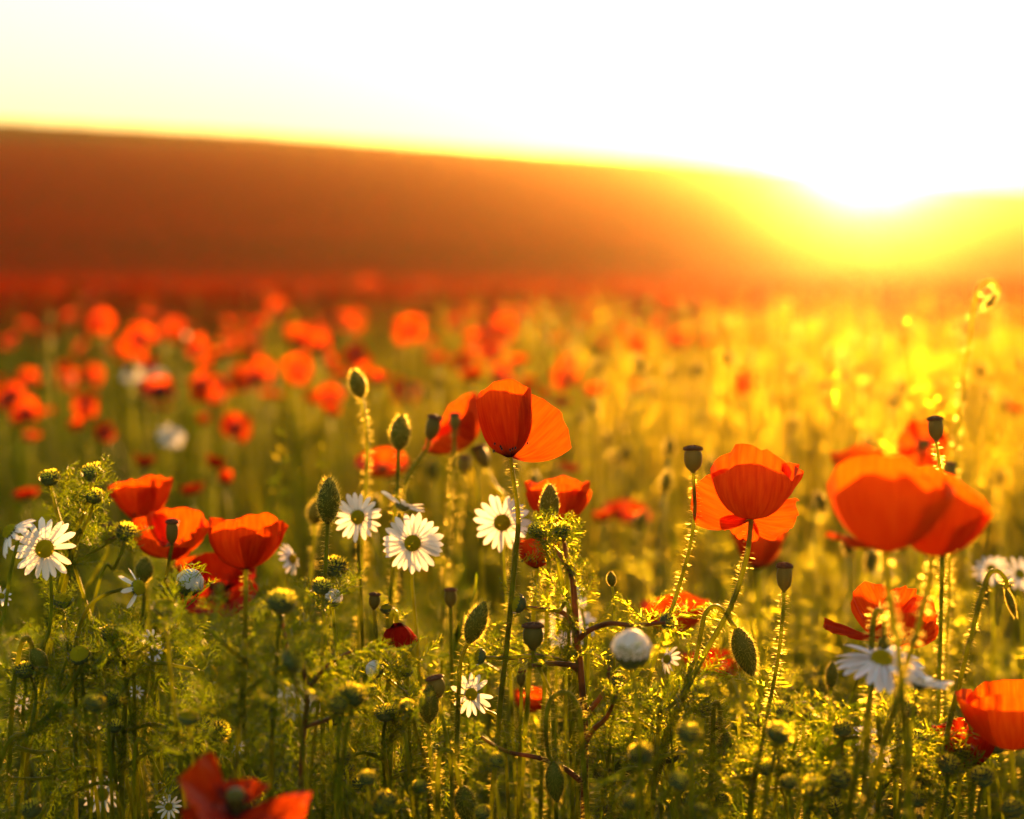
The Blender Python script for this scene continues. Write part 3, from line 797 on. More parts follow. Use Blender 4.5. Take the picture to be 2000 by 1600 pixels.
pod('grey-green seed pod in front of the open poppy', 336, 1040, 48, 25, 1.1, [(331, 1090), (318, 1160), (300, 1240)], 0, hairs=False)
pod('blurred dark pod left of the open poppy', 213, 1043, 40, 30, 1.18, [(206, 1085), (180, 1130), (150, 1200)], 8, hairs=False)
pod('pod on a bristly golden stem above the biggest bloom', 1828, 838, 46, 30, 1.06, [(1834, 900), (1840, 950), (1842, 1040)], -2, per_m=2600)
pod('dark tilted pod at the end of a bent stem', 845, 836, 48, 28, 1.18, [(832, 880), (806, 915), (790, 955), (780, 1040)], 14)
pod('small dark pod on a glowing stem before orange petals', 888, 824, 32, 22, 1.24, [(887, 870), (882, 940), (876, 1020), (870, 1100)], 0, per_m=2600)
pod('dark leaning pod just under the main poppy cup', 941, 892, 44, 28, 1.3, [(952, 920), (968, 950), (985, 975), (992, 1060)], -22)
pod('blurred dark pod hidden behind the leaning pod', 908, 908, 34, 24, 1.42, [(905, 960), (895, 1040)], 0)
pod('blurred brown pod below the daisy pair', 880, 1168, 36, 24, 1.1, [(881, 1220), (882, 1300)], 0, hairs=False)
pod('little dark pod in a tangle of yellow heads', 731, 1175, 32, 22, 1.04, [(733, 1220), (738, 1300)], 4, hairs=False)
pod('dim pod behind the bristly pod', 1856, 920, 32, 22, 1.2, [(1858, 970), (1858, 1050)], 0)
pod('thin dark pod by the curled drooping poppy stem', 1018, 1325, 34, 18, 1.05, [(1018, 1370), (1016, 1440)], 0, hairs=False)
pod('dark pod against the deep red bloom', 1893, 1398, 44, 20, .96, [(1902, 1440), (1906, 1480), (1900, 1560)], -14)

# ================================================================== DAISIES
daisy('sharp white daisy facing forward beside the drooping-petal one', 88, 1072, 122, .98, (.05, -.9, .22), [(100, 1150), (96, 1230), (70, 1330)], 19, seed=1, disc=.30, missing=(4,))
daisy('side-on daisy with petals folded down in front of the sharp one', 22, 1040, 104, .95, (-.62, -.2, .55), [(20, 1120), (8, 1200), (-10, 1290)], 15, droop=.5, seed=2)
daisy('soft white daisy beside the fringed pale bud', 699, 1010, 96, 1.08, (-.08, -.9, .12), [(700, 1080), (705, 1160), (708, 1250)], 19, seed=3, disc=.3)
daisy('daisy seen from the side with few lifted petals', 786, 988, 96, 1.1, (.35, .3, .9), [(775, 1040), (766, 1120), (760, 1210)], 13, seed=4, droop=-.25)
daisy('largest white daisy facing forward, below the side-on one', 806, 1061, 116, 1.06, (.0, -.93, .18), [(805, 1140), (812, 1220), (818, 1300)], 24, seed=5, disc=.29)
daisy('white daisy half crossed by the main poppy stem', 981, 1021, 110, 1.1, (-.06, -.93, .1), [(985, 1100), (990, 1180), (995, 1270)], 19, seed=6, disc=.31)
daisy('blurred pinkish-white daisy on edge next to the red bowl', 570, 1092, 66, 1.16, (.85, -.3, .35), [(560, 1140), (556, 1220)], 14, seed=7, droop=.3)
daisy('white daisy seen flat from the side in front of crumpled petals', 1722, 1290, 178, .88, (.02, -.24, 1), [(1702, 1350), (1688, 1430), (1670, 1520)], 22, seed=8, disc=.24, droop=.12)
daisy('soft daisy with swept-back petals below the flat side-on daisy', 1795, 1338, 128, .86, (.25, .2, 1), [(1782, 1400), (1778, 1480), (1770, 1560)], 17, seed=9, disc=.22, droop=-.4)
daisy('white daisy with gappy petals behind a hairy stem', 921, 1356, 84, 1.02, (-.25, -.9, .2), [(945, 1385), (970, 1400), (985, 1440), (990, 1520)], 15, seed=10, missing=(2, 9), disc=.3)
daisy('blurred daisy behind the reddish plant', 1108, 1222, 112, 1.16, (-.05, -.55, .7), [(1108, 1290), (1106, 1370)], 16, seed=11)
daisy('small blurred white daisy on edge beside the red stem', 1136, 1160, 56, 1.12, (.75, -.4, .4), [(1140, 1210), (1142, 1280)], 12, seed=12, droop=.3)
daisy('small daisy on edge beside the white ball bud', 1304, 1288, 62, 1.06, (-.8, -.3, .35), [(1310, 1330), (1316, 1400)], 13, seed=13, droop=.3)
daisy('shaded white daisy low behind green stems and a broad leaf', 1712, 1448, 96, 1.02, (.25, -.5, .6), [(1708, 1510), (1700, 1580)], 16, seed=14, droop=.35)
daisy('blurred white daisy beyond the arched yellow bud', 1936, 1112, 70, 1.3, (-.3, -.5, .6), [(1938, 1180), (1940, 1260)], 14, seed=15)
daisy('blurred white daisy at the very edge beyond the arched bud', 1992, 1122, 70, 1.28, (.1, -.7, .5), [(1994, 1190), (1996, 1270)], 14, seed=16)
daisy('daisy with long petals hanging to one side on a curved neck', 268, 1148, 66, .97, (.8, -.2, .25), [(236, 1152), (200, 1164), (170, 1190), (152, 1240), (148, 1310)], 7, droop=.5, seed=17, disc=.46, missing=(0, 1), rayscale=1.5)
daisy('faded daisy sunk low in shade at the bottom', 200, 1552, 74, 1.06, (.05, -.8, .4), [(205, 1600)], 14, seed=18, disc=.34)
daisy('tiny white daisy scrap among feathery leaves, upper one', 296, 1248, 46, 1.02, (.4, -.6, .6), [(298, 1290), (300, 1350)], 9, seed=19)
daisy('small blurred white daisy just below the upper scrap', 305, 1276, 42, 1.06, (-.3, -.6, .7), [(306, 1320), (308, 1380)], 10, seed=20)
daisy('blurred white daisy low and half lost in foliage', 570, 1372, 76, 1.24, (0, -.8, .4), [(572, 1420)], 15, seed=21)
daisy('blurred white petals at the edge below the side-on daisy', 2, 1165, 44, .98, (.6, -.4, .5), [(0, 1210), (-6, 1290)], 10, seed=22)
daisy('blurred white daisy far off between red blooms', 260, 731, 46, 2.7, (0, -.7, .6), [(262, 790)], 14, seed=23)
daisy('pinkish blurred daisy next to the far white one', 312, 735, 44, 2.8, (.5, -.3, .6), [(312, 790)], 12, seed=24)
daisy('greyish blurred daisy alone in the green below distant poppies', 333, 852, 56, 2.2, (.3, -.5, .6), [(332, 920)], 13, seed=25)
daisy('little white daisy head on edge near the yellow buds', 40, 1372, 40, 1.1, (.3, -.5, .6), [(42, 1420)], 9, seed=26)

daisy('tiny white daisy between the feathery plant and the soft leaves', 267, 1352, 30, 1.08, (.3, -.6, .6), [(268, 1400)], 9, seed=27)
daisy('speck of a white daisy above the bottom poppy', 466, 1462, 30, 1.1, (-.4, -.5, .6), [(467, 1510)], 8, seed=28)
daisy('pale daisy in shade touching the bottom edge', 330, 1576, 50, 1.0, (.1, -.7, .5), [(332, 1620)], 12, seed=29)
daisy('small daisy just beside the half lost one', 614, 1376, 44, 1.2, (.5, -.5, .5), [(616, 1430)], 10, seed=30)

# ================================================================== MAYWEED BUDS AND YELLOW HEADS
MB = [
 ('yellow mayweed head, highest of the trio on forked stems', 183, 924, 42, 1.06, [(178, 960), (165, 1010), (140, 1070)], -8, 0, 'yellow'),
 ('yellow mayweed head nearest the frame edge in the forked trio', 98, 934, 36, 1.06, [(104, 970), (118, 1020), (138, 1080)], -6, 0, 'yellow'),
 ('lowest yellow mayweed head of the forked trio', 184, 970, 34, 1.05, [(178, 1000), (160, 1040), (140, 1090)], 8, 0, 'yellow'),
 ('yellow-rimmed mayweed head beside the grey pod', 246, 1040, 40, 1.08, [(240, 1070), (222, 1110), (190, 1150)], 20, 0, 'yellow'),
 ('yellow mayweed head beside a fringed bud stem', 655, 1108, 46, 1.05, [(652, 1150), (640, 1220)], 10, 0, 'yellow'),
 ('yellow head under the brown bud, the one by the main stem', 1050, 1036, 36, 1.0, [(1060, 1062), (1078, 1090), (1095, 1120)], -20, 0, 'yellow'),
 ('yellow head under the brown bud, the outer one', 1099, 1036, 34, 1.0, [(1104, 1062), (1106, 1090), (1108, 1120)], 8, 0, 'yellow'),
 ('blurred yellow head with grey face in front of daisies', 550, 1176, 54, .86, [(548, 1220), (540, 1300)], 10, .2, 'yellow'),
 ('blurred grey-green head leaning with golden fringe', 572, 1290, 46, .84, [(576, 1330), (584, 1400)], 60, .2, 'yellow'),
 ('blurred golden mayweed head above the dark tangle', 690, 1358, 50, .88, [(684, 1400), (672, 1470)], 20, .25, 'yellow'),
 ('blurred round head lit golden on top at lower middle', 1252, 1472, 46, .86, [(1250, 1510), (1244, 1580)], -14, .2, 'yellow'),
 ('white ball bud of unopened petals beside the reddish plant', 1233, 1278, 66, .85, [(1238, 1330), (1246, 1420)], 0, -.1, 'white'),
 ('grey-blue mayweed bud with a ring of golden tips', 156, 1278, 42, .96, [(160, 1320), (168, 1400)], -6, -.7, 'green'),
 ('plump green mayweed bud beside the grey-blue one', 199, 1286, 40, .97, [(206, 1320), (222, 1400)], 12, 0, 'green'),
 ('bud opening with a torn white petal beside the dark poppy', 368, 1144, 46, .99, [(362, 1175), (346, 1220), (320, 1280)], 26, 0, 'white'),
 ('blurred pale green bud in front of white petal scraps', 322, 1184, 46, .88, [(326, 1230), (334, 1320)], 0, -.2, 'green'),
 ('white tipped bud at the end of a low side stem', 736, 1310, 30, 1.0, [(754, 1324), (776, 1342), (796, 1370)], -62, 0, 'white'),
 ('yellow fringed bud on the reddish plant side branch', 1304, 1214, 34, .99, [(1270, 1220), (1220, 1222), (1170, 1236), (1150, 1260)], 62, 0, 'yellow'),
 ('golden ring head with dark eye at lower edge', 1520, 1432, 46, .86, [(1514, 1470), (1500, 1540)], 30, .4, 'yellow'),
 ('golden fringed bud near the bottom below the pod', 1588, 1536, 44, .88, [(1580, 1580), (1570, 1640)], -20, .1, 'yellow'),
 ('dark round bud with golden rim under the deep red poppy', 1854, 1494, 42, .92, [(1850, 1540), (1840, 1600)], 20, 0, 'yellow'),
 ('dark round bud with golden rim, outermost near the corner', 1918, 1518, 42, .9, [(1914, 1560), (1904, 1620)], -12, 0, 'yellow'),
 ('green bud at the end of a thin side branch over blurred leaves', 414, 1316, 34, .97, [(392, 1312), (350, 1302), (300, 1296), (262, 1316)], 78, 0, 'green'),
 ('green bud with golden tips beside the curved white-petal stem', 216, 1238, 36, .97, [(224, 1260), (238, 1290), (246, 1330)], -10, 0, 'yellow'),
 ('fringed golden bud close to the frame edge at mid height', 48, 1310, 36, .97, [(50, 1350), (44, 1430)], -6, 0, 'yellow'),
 ('blurred green bud among soft leaves', 368, 1400, 40, .86, [(372, 1440), (380, 1520)], 10, 0, 'green'),
 ('golden ring bud in the bottom corner', 62, 1580, 40, .92, [(66, 1620)], -20, .2, 'yellow'),
 ('fringed dull bud at the tip of a low curved branch', 426, 1428, 42, .94, [(400, 1432), (350, 1446), (300, 1462), (262, 1480)], 60, 0, 'yellow'),
 ('small grey bud with yellow petals just below the fringed bud stem', 650, 1172, 30, 1.0, [(652, 1210)], 16, 0, 'white'),
 ('yellow bud above the small grey bud', 628, 1146, 36, .95, [(632, 1190), (636, 1260)], 14, .1, 'yellow'),
 ('golden bud on the feathery spray left of the red stem', 1012, 1180, 36, .99, [(1050, 1192), (1090, 1194), (1120, 1210)], -70, 0, 'green'),
 ('dark green bud at the tip of the long middle branch', 936, 1282, 32, .98, [(970, 1286), (1040, 1282), (1100, 1292), (1128, 1310)], -80, 0, 'green'),
 ('small round bud with lit crown beside the white ball', 1208, 1330, 28, .98, [(1206, 1370), (1196, 1430)], 6, 0, 'yellow'),
 ('tiny green bud glowing at its tip below the hanging red bloom', 756, 1188, 28, 1.05, [(756, 1220)], 0, 0, 'green'),
 ('small brownish round bud near the white tipped bud', 794, 1312, 24, 1.0, [(796, 1350)], 0, 0, 'green'),
 ('dull round bud in shade at the lower edge', 598, 1580, 34, .95, [(600, 1620)], 0, 0, 'green'),
 ('pale bud with yellow rim in the dark lower tangle', 668, 1480, 34, .92, [(666, 1530)], 10, 0, 'yellow'),
 ('golden-tipped bud low between hairy stems', 1790, 1560, 36, .93, [(1786, 1610)], 16, .1, 'yellow'),
 ('grey bud half in shade below the ring head', 1496, 1500, 34, .9, [(1494, 1560)], -12, .1, 'yellow'),
 ('frilly yellow bud on the plant beside the frame edge', 122, 1172, 38, 1.02, [(126, 1210), (134, 1280)], 10, 0, 'green'),
]
for i, (lb, x, y, dm, d, st, an, ti, kd) in enumerate(MB):
    mayweed_bud(lb, x, y, dm, d, st, an, ti, kd, seed=i)

rng = random.Random(91)
for i in range(46):
    x = rng.uniform(20, 1985); y = rng.uniform(1370, 1590) if x > 450 else rng.uniform(1330, 1590)
    if (340 < x < 600 and y > 1440) or 1020 < x < 1140: x += 240
    mayweed_bud('small golden-rimmed mayweed bud low among the feathery leaves', x, y, rng.uniform(26, 42), rng.uniform(.84, 1.06), [(x + rng.uniform(-8, 8), y + 45), (x + rng.uniform(-14, 14), y + 110)],
                rng.uniform(-25, 25), rng.uniform(-.2, .3), 'yellow', 'small buds low among the feathery leaves', 2, 500 + i)

# ================================================================== FEATHERY PLANTS
feather_plant('large feathery mayweed plant with curving green stem, full of buds',
    [(262, 1240), (250, 1280), (246, 1340), (242, 1420), (240, 1500), (238, 1590)],
    [[(246, 1300), (222, 1262), (206, 1240)], [(250, 1290), (290, 1260), (330, 1245), (352, 1240)], [(244, 1350), (200, 1310), (160, 1300)],
     [(240, 1430), (300, 1415), (360, 1436), (420, 1430)], [(241, 1470), (180, 1440), (120, 1400), (70, 1370)], [(240, 1520), (160, 1500), (90, 1520), (20, 1520)],
     [(241, 1500), (300, 1460), (330, 1420)], [(245, 1330), (300, 1296), (360, 1304), (410, 1316)], [(240, 1540), (190, 1530), (120, 1560)]],
    .97, M_STEM, .036, 130, 1)
feather_plant('reddish-stemmed feathery mayweed with stacked side branches, at lower centre',
    [(1116, 1100), (1122, 1170), (1126, 1236), (1133, 1300), (1140, 1380), (1143, 1450), (1141, 1560)],
    [[(1128, 1240), (1104, 1200), (1060, 1190), (1008, 1186)], [(1130, 1310), (1104, 1294), (1050, 1282), (990, 1286), (940, 1284)],
     [(1131, 1248), (1150, 1232), (1190, 1218), (1240, 1222), (1300, 1216)], [(1143, 1450), (1160, 1424), (1185, 1400), (1212, 1340)],
     [(1140, 1530), (1100, 1500), (1050, 1480), (990, 1468), (940, 1440)], [(1118, 1120), (1090, 1080), (1062, 1056)], [(1118, 1130), (1106, 1080), (1100, 1050)],
     [(1128, 1300), (1080, 1296), (1040, 1300)], [(1142, 1400), (1180, 1350), (1190, 1300)]],
    .98, M_STEM_RED, .027, 120, 2, r=.0036)
feather_plant('forked feathery mayweed carrying three yellow heads',
    [(140, 1060), (120, 1130), (100, 1220), (90, 1320)], [[(140, 1075), (165, 1000), (180, 940)], [(138, 1080), (110, 1000), (100, 950)], [(130, 1100), (165, 1030), (182, 985)], [(128, 1110), (180, 1080), (230, 1050)]],
    1.06, M_STEM, .026, 150, 3, r=.0022)
feather_plant('soft-focus feathery mayweed with dark stem beside the bottom poppy',
    [(480, 1250), (476, 1320), (468, 1400), (462, 1480), (458, 1570)], [[(478, 1290), (440, 1260), (410, 1230)], [(472, 1360), (520, 1320), (560, 1300)], [(466, 1420), (420, 1390), (380, 1380)]],
    .86, M_STEM, .036, 120, 4)
feather_plant('blurred feathery mayweed with a brown stem below the grey heads',
    [(590, 1290), (600, 1360), (592, 1440), (588, 1540)], [[(598, 1370), (570, 1310), (550, 1200)], [(598, 1350), (640, 1300), (690, 1270)], [(594, 1420), (650, 1400), (684, 1370)]],
    .9, M_STEM_RED, .034, 150, 5)
feather_plant('slanting feathery mayweed stem against the frame edge',
    [(160, 1300), (110, 1380), (60, 1430), (0, 1490)], [[(110, 1380), (120, 1320), (140, 1260)], [(60, 1430), (70, 1360), (60, 1320)], [(30, 1460), (80, 1470), (140, 1460)]],
    .95, M_STEM, .036, 120, 6)
feather_plant('shaded feathery mayweed between the two right-hand pods'.replace('right-hand ', 'tall '),
    [(1480, 1480), (1470, 1540), (1465, 1600)], [[(1478, 1500), (1520, 1470), (1560, 1500)], [(1474, 1520), (1430, 1520), (1380, 1540)], [(1470, 1550), (1540, 1540), (1600, 1560)]],
    .92, M_STEM, .034, 190, 7)
feather_plant('dark feathery mayweed under the flat side-on daisy',
    [(1715, 1400), (1720, 1470), (1716, 1560)], [[(1716, 1450), (1660, 1440), (1620, 1470)], [(1718, 1480), (1780, 1450), (1820, 1460)], [(1716, 1520), (1650, 1530), (1610, 1560)], [(1718, 1500), (1790, 1510), (1850, 1550)]],
    .93, M_STEM, .036, 190, 8)
feather_plant('feathery mayweed filling the gap below the tilted pod',
    [(770, 1380), (764, 1450), (760, 1560)], [[(768, 1400), (730, 1360), (700, 1370)], [(764, 1440), (800, 1400), (812, 1360)], [(762, 1490), (710, 1470), (670, 1490)], [(762, 1520), (830, 1500), (870, 1520)]],
    1.0, M_STEM, .036, 190, 9)
feather_plant('feathery mayweed beside the golden hooked bud at lower middle',
    [(1290, 1380), (1284, 1450), (1276, 1560)], [[(1288, 1400), (1330, 1360), (1350, 1330)], [(1286, 1430), (1240, 1400), (1220, 1370)], [(1282, 1480), (1340, 1470), (1380, 1490)], [(1280, 1510), (1230, 1500), (1190, 1520)]],
    .97, M_STEM, .036, 190, 10)

# broad leaf blades
def blade(label, pts, d, w, seed=0):
    path = catmull([P(x, y, d) for x, y in pts], 5); base = ground_pt(path[-1])
    full = catmull([Vector(p) for p in path[::3]] + [base], 4)
    t = thing('leaf_blade', label, 'leaf', base)
    lp = full - np.array(base); n = len(lp); V = []; T = []
    for i, p in enumerate(lp):
        f = i / (n - 1); ww = w * math.sin(math.pi * min(1, .04 + f * .8)) ** .7
        s = np.array([.35, .5, .8]) * ww
        V += [p - s, p + np.array([0, .0015, 0]), p + s]
    for i in range(n - 1):
        a = 3 * i; T += [(a, a + 1, a + 4), (a, a + 4, a + 3), (a + 1, a + 2, a + 5), (a + 1, a + 5, a + 4)]
    obj('blade', mk_mesh('blade', V, T, None, M_GRASS), t)
blade('broad pale green leaf blade slanting beside the peaked pod', [(1690, 1370), (1640, 1400), (1595, 1450), (1575, 1500)], .97, .007)
blade('second green blade curving below the broad pale one', [(1700, 1420), (1665, 1450), (1620, 1470), (1580, 1500)], .98, .006)
blade('bright green blade standing behind the daisies', [(930, 1120), (926, 1160), (905, 1220), (890, 1290)], 1.12, .006)

# ================================================================== MIDDLE FIELD: every bloom an individual
ME_OV_LO = ME_OVARY
def mid_stem_mesh(seed, h):
    b = Buf(); rng = np.random.default_rng(seed)
    path = catmull([(0, 0, 0), (rng.normal(0, .012), rng.normal(0, .012), h * .4), (rng.normal(0, .012), rng.normal(0, .012), h * .75), (0, 0, h)], 3)
    tube(b, path, .0019, .0015, 5); fuzz(b, path, .0015, 800, .0044, .0006, .25, 1.0, rng)
    return buf_mesh('stem', b, M_STEM)
MIDSTEM = [mid_stem_mesh(i, 1.0) for i in range(4)]
# stems are stretched to each flower's own height
def dark_centre_mesh():
    b = Buf(); lathe(b, [(.002, 0), (.0115, .003), (.0125, .009), (.008, .014), (.001, .015)], 8, lambda t, a: 1 + .15 * math.cos(4 * a))
    return buf_mesh('stamens', b, M_BLACK)
ME_MIDC = dark_centre_mesh()

def mid_poppy(label, p, wm, axis, shape, seed, group=None, mat=None):
    """p: centre of the flower in the field; wm: width in metres"""
    rng = random.Random(seed); base = ground_pt(p, rng.uniform(-.02, .02), rng.uniform(-.02, .02))
    t = thing('poppy', label, 'poppy', base, group)
    ax3 = Vector(axis).normalized(); sc = wm / .062
    foot = p - ax3 * .012 * sc - base
    h = foot.z
    M = Matrix.Identity(4); M[0][2] = foot.x / h if h > .05 else 0; M[1][2] = foot.y / h if h > .05 else 0
    Mz = Matrix.Diagonal((1, 1, h, 1))
    so_ = obj('stem', MIDSTEM[seed % 4], t); so_.matrix_local = Mz
    d = Vector((foot.x, foot.y, foot.z)); q = Vector((0, 0, 1)).rotation_difference(d.normalized())
    so_.matrix_local = q.to_matrix().to_4x4() @ Matrix.Diagonal((1, 1, d.length, 1))
    A = axis_matrix(axis, foot, rng.uniform(0, 6), sc)
    k = seed % 5
    prs = {'cup': cup(200 + 4 * k, .040, .030), 'bowl': bowl(240 + 4 * k, .034, .029), 'open': openf(280 + 4 * k, .032, .029)}[shape]
    for q_ in prs:
        q_ = dict(q_); phi = math.radians(q_.pop('phi'))
        k_ = rng.uniform(.72, 1.12)
        obj('petal', petal(mat=mat, lod=1, **q_), t, A @ Matrix.Rotation(phi + rng.uniform(-.3, .3), 4, 'Z') @ Matrix.Rotation(rng.uniform(-.35, .3), 4, 'Y') @ Matrix.Diagonal((k_, k_ * rng.uniform(.85, 1.15), k_, 1)))
    obj('stamens', ME_MIDC, t, A.copy(), kind='stuff')
    return t

MID = [  # px, py, width px, distance, shape, facing, label
 (196, 624, 58, 3.1, 'open', 'f', 'red bloom with dark eye, highest of the pair over dark green'),
 (272, 660, 78, 2.7, 'open', 'f', 'large blurred red disc with dark eye next to the highest pair bloom'),
 (365, 638, 32, 4.4, 'bowl', 's', 'small orange bloom alone against the dark green strip'),
 (482, 626, 36, 4.4, 'bowl', 's', 'faint brownish-orange bloom alone on the dark green strip'),
 (385, 678, 50, 3.0, 'open', 'f', 'red bloom joined to the orange one, over the daisy row'),
 (432, 688, 56, 2.9, 'bowl', 's', 'orange bloom joined to the red one, over the daisy row'),
 (126, 718, 44, 3.0, 'cup', 's', 'orange oval bloom standing alone before green'),
 (2, 737, 44, 2.8, 'bowl', 's', 'orange bloom cut by the frame edge at mid height'),
 (402, 716, 42, 2.7, 'cup', 's', 'bright orange bloom catching the sun above a dark eye'),
 (395, 748, 70, 2.5, 'open', 'f', 'wide red bloom with dark eye below the bright orange one'),
 (425, 756, 48, 2.6, 'bowl', 's', 'red bloom tucked beside the wide dark-eyed bloom'),
 (468, 720, 40, 3.0, 'bowl', 's', 'orange bloom trailing off beside the joined pair'),
 (486, 758, 32, 3.0, 'cup', 's', 'small dull bloom before the round orange disc'),
 (530, 768, 56, 2.6, 'open', 's', 'round orange disc bloom facing the light'),
 (580, 722, 60, 2.5, 'open', 'f', 'red bloom with dark eye at the edge of the centre cluster'),
 (618, 640, 36, 3.4, 'cup', 's', 'small red bloom topping the centre cluster'),
 (626, 678, 54, 2.8, 'bowl', 'f', 'red bloom high in the centre cluster'),
 (694, 690, 60, 2.6, 'open', 'f', 'red bloom with dark eye just above the tallest bud'),
 (738, 742, 54, 2.3, 'bowl', 's', 'red bloom half behind the tallest bud'),
 (664, 728, 50, 2.6, 'bowl', 's', 'orange bloom between the cluster and the tallest bud'),
 (640, 775, 52, 2.4, 'open', 'f', 'red bloom with dark eye at the foot of the cluster'),
 (608, 778, 40, 2.5, 'cup', 's', 'dull orange bloom at the foot of the cluster'),
 (648, 806, 36, 2.3, 'cup', 's', 'lowest orange bloom under the centre cluster'),
 (165, 790, 62, 2.4, 'open', 'f', 'deep red wide bloom with black eye, alone below the strip'),
 (90, 802, 42, 2.6, 'bowl', 's', 'soft red bloom beside the deep red wide one'),
 (58, 852, 38, 2.4, 'bowl', 's', 'soft orange bloom lower towards the frame edge'),
 (152, 834, 38, 2.3, 'cup', 's', 'faint orange bloom directly below the deep red one'),
 (206, 846, 54, 2.15, 'bowl', 'f', 'red bloom with shaded base below the deep red one'),
 (320, 792, 48, 2.5, 'bowl', 's', 'dull orange bloom under the far daisies'),
 (396, 822, 34, 2.4, 'cup', 's', 'little yellow-orange bloom alone in the green'),
 (460, 832, 58, 2.2, 'open', 'f', 'red bloom with dark base low in the green'),
 (800, 645, 62, 2.9, 'open', 'f', 'red bloom with dark eye standing alone over the green, high'),
 (926, 655, 46, 3.1, 'bowl', 's', 'red bloom at the side of the trio above the main cup'),
 (984, 645, 54, 3.0, 'bowl', 'f', 'red bloom topping the trio above the main cup'),
 (962, 684, 50, 2.8, 'open', 'f', 'orange bloom in the middle of the trio above the main cup'),
 (1010, 704, 56, 2.6, 'bowl', 's', 'round orange bloom lowest of the trio above the main cup'),
 (922, 736, 58, 2.4, 'cup', 's', 'plain orange bloom right behind the main cup'),
 (1106, 736, 58, 2.4, 'open', 'f', 'orange bloom with red eye beside the main cup'),
 (1062, 772, 42, 2.4, 'cup', 's', 'faint orange bloom close behind the spread petal'),
 (1166, 762, 54, 2.3, 'bowl', 's', 'pale orange bloom fading into the glow'),
 (1100, 786, 42, 2.3, 'bowl', 's', 'soft orange bloom below the red-eyed one'),
 (1244, 668, 46, 3.0, 'open', 'f', 'red smudge of a bloom inside the golden glow, upper'),
 (1300, 590, 42, 4.0, 'bowl', 'f', 'highest red bloom inside the golden glow'),
 (1384, 664, 44, 3.0, 'bowl', 's', 'orange bloom inside the golden glow, below the sun side'),
 (1456, 748, 52, 2.4, 'open', 'f', 'orange bloom deep in the golden glow'),
 (1626, 790, 44, 2.4, 'bowl', 's', 'orange bloom nearly lost in the glow under the sun'),
 (1246, 760, 38, 2.5, 'cup', 's', 'dull orange bloom between glow and green'),
 (1988, 800, 44, 2.2, 'bowl', 's', 'orange bloom glowing at the frame edge'),
 (1108, 912, 60, 1.9, 'bowl', 's', 'dark red blurred bloom below the spread petal'),
 (50, 966, 44, 1.8, 'bowl', 's', 'dark crimson bloom in deep shade near the frame edge'),
 (282, 906, 40, 1.9, 'cup', 's', 'dim crimson bloom in the shaded green'),
 (420, 906, 40, 1.9, 'cup', 's', 'dim dark red bloom beside a pale stalk'),
 (440, 936, 34, 1.8, 'cup', 's', 'dim orange bloom slanting on a pale stalk'),
 (372, 958, 32, 1.8, 'bowl', 's', 'dim crimson dot of a bloom above the round bowl'),
 (1240, 1010, 46, 1.7, 'bowl', 's', 'dim orange-red bloom behind the tall pod'),
 (1180, 1010, 34, 1.8, 'cup', 's', 'dim brown-orange bloom near the tall pod'),
]
for i, (x, y, wpx, d, shp, fc, lb) in enumerate(MID):
    rng = random.Random(i + 300)
    ax = (rng.uniform(-.3, .3), -1.0, rng.uniform(.25, .7)) if fc == 'f' else (rng.uniform(-.35, .35), rng.uniform(-.35, .2), 1)
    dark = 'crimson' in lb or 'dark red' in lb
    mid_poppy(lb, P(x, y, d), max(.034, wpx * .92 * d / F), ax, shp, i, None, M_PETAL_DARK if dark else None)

# unnamed blooms, each its own plant, in bands
def band(n, y0, y1, label, group, seed, zlo=.40, zhi=.54, wide=.40, size=(.05, .075), left=False):
    rng = random.Random(seed)
    for i in range(n):
        y = math.sqrt(rng.uniform(y0 * y0, y1 * y1)); x = rng.uniform(-1, 1) * (wide * y + .25)
        if left and rng.random() < .6: x = -abs(x) + .12 * y
        if left and x > .12 * y and rng.random() < .75: x = -x
        z = float(gz(x, y)) + rng.uniform(zlo, zhi)
        ax = (rng.uniform(-.5, .5), rng.uniform(-1, .4), rng.uniform(.4, 1))
        mid_poppy(label, Vector((x, y, z)), rng.uniform(*size), ax, rng.choice(['cup', 'bowl', 'bowl', 'open']), seed + i, group)
band(84, 2.3, 5.4, 'small blurred red poppy loose in the green middle of the field', 'loose poppies in the green middle of the field', 900, .36, .52, left=True)
band(150, 7.5, 11.5, 'tiny blurred orange poppy in the band at the foot of the slope', 'poppies in the band at the foot of the slope', 2000, .46, .58, size=(.06, .09))

# blurred buds and pods standing in the middle field
def mid_bud(label, group, x, y, h, seed):
    rng = random.Random(seed); base = ground_pt((x, y)); t = thing('poppy_bud', label, 'poppy bud', base, group)
    so_ = obj('stem', MIDSTEM[seed % 4], t, Matrix.Diagonal((1, 1, h, 1)))
    ax = (rng.uniform(-.3, .3), rng.uniform(-.3, .3), 1) if rng.random() < .6 else (rng.uniform(-.6, .6), 0, -1)
    M = axis_matrix(ax, Vector((0, 0, h)), rng.uniform(0, 3), (.014, .014, .026))
    obj('sepal', ME_SEPAL, t, M.copy()); obj('sepal', ME_SEPAL, t, M @ Matrix.Rotation(math.pi, 4, 'Z'))
    obj('bud_fuzz', ME_BFUZZ_THIN, t, M.copy(), kind='stuff')
rng = random.Random(55)
for i in range(200):
    y = rng.uniform(1.35, 4.2); x = rng.uniform(-.42, .46) * y
    if rng.random() < .62: x = abs(x)
    px = 1000 + F * x / y
    if px < 650: lb, gp = 'blurred hairy bud glowing on its stalk in the green beyond the forked yellow heads', 'blurred hairy buds of the middle field'
    elif px < 1250: lb, gp = 'blurred hairy bud glowing on its stalk in the green beyond the main red cup', 'blurred hairy buds of the middle field'
    else: lb, gp = 'blurred hairy bud glowing on its stalk in the golden glare below the sun', 'blurred hairy buds of the middle field'
    mid_bud(lb, gp, x, y, rng.uniform(.32, .54 if y > 1.8 else .42), i)

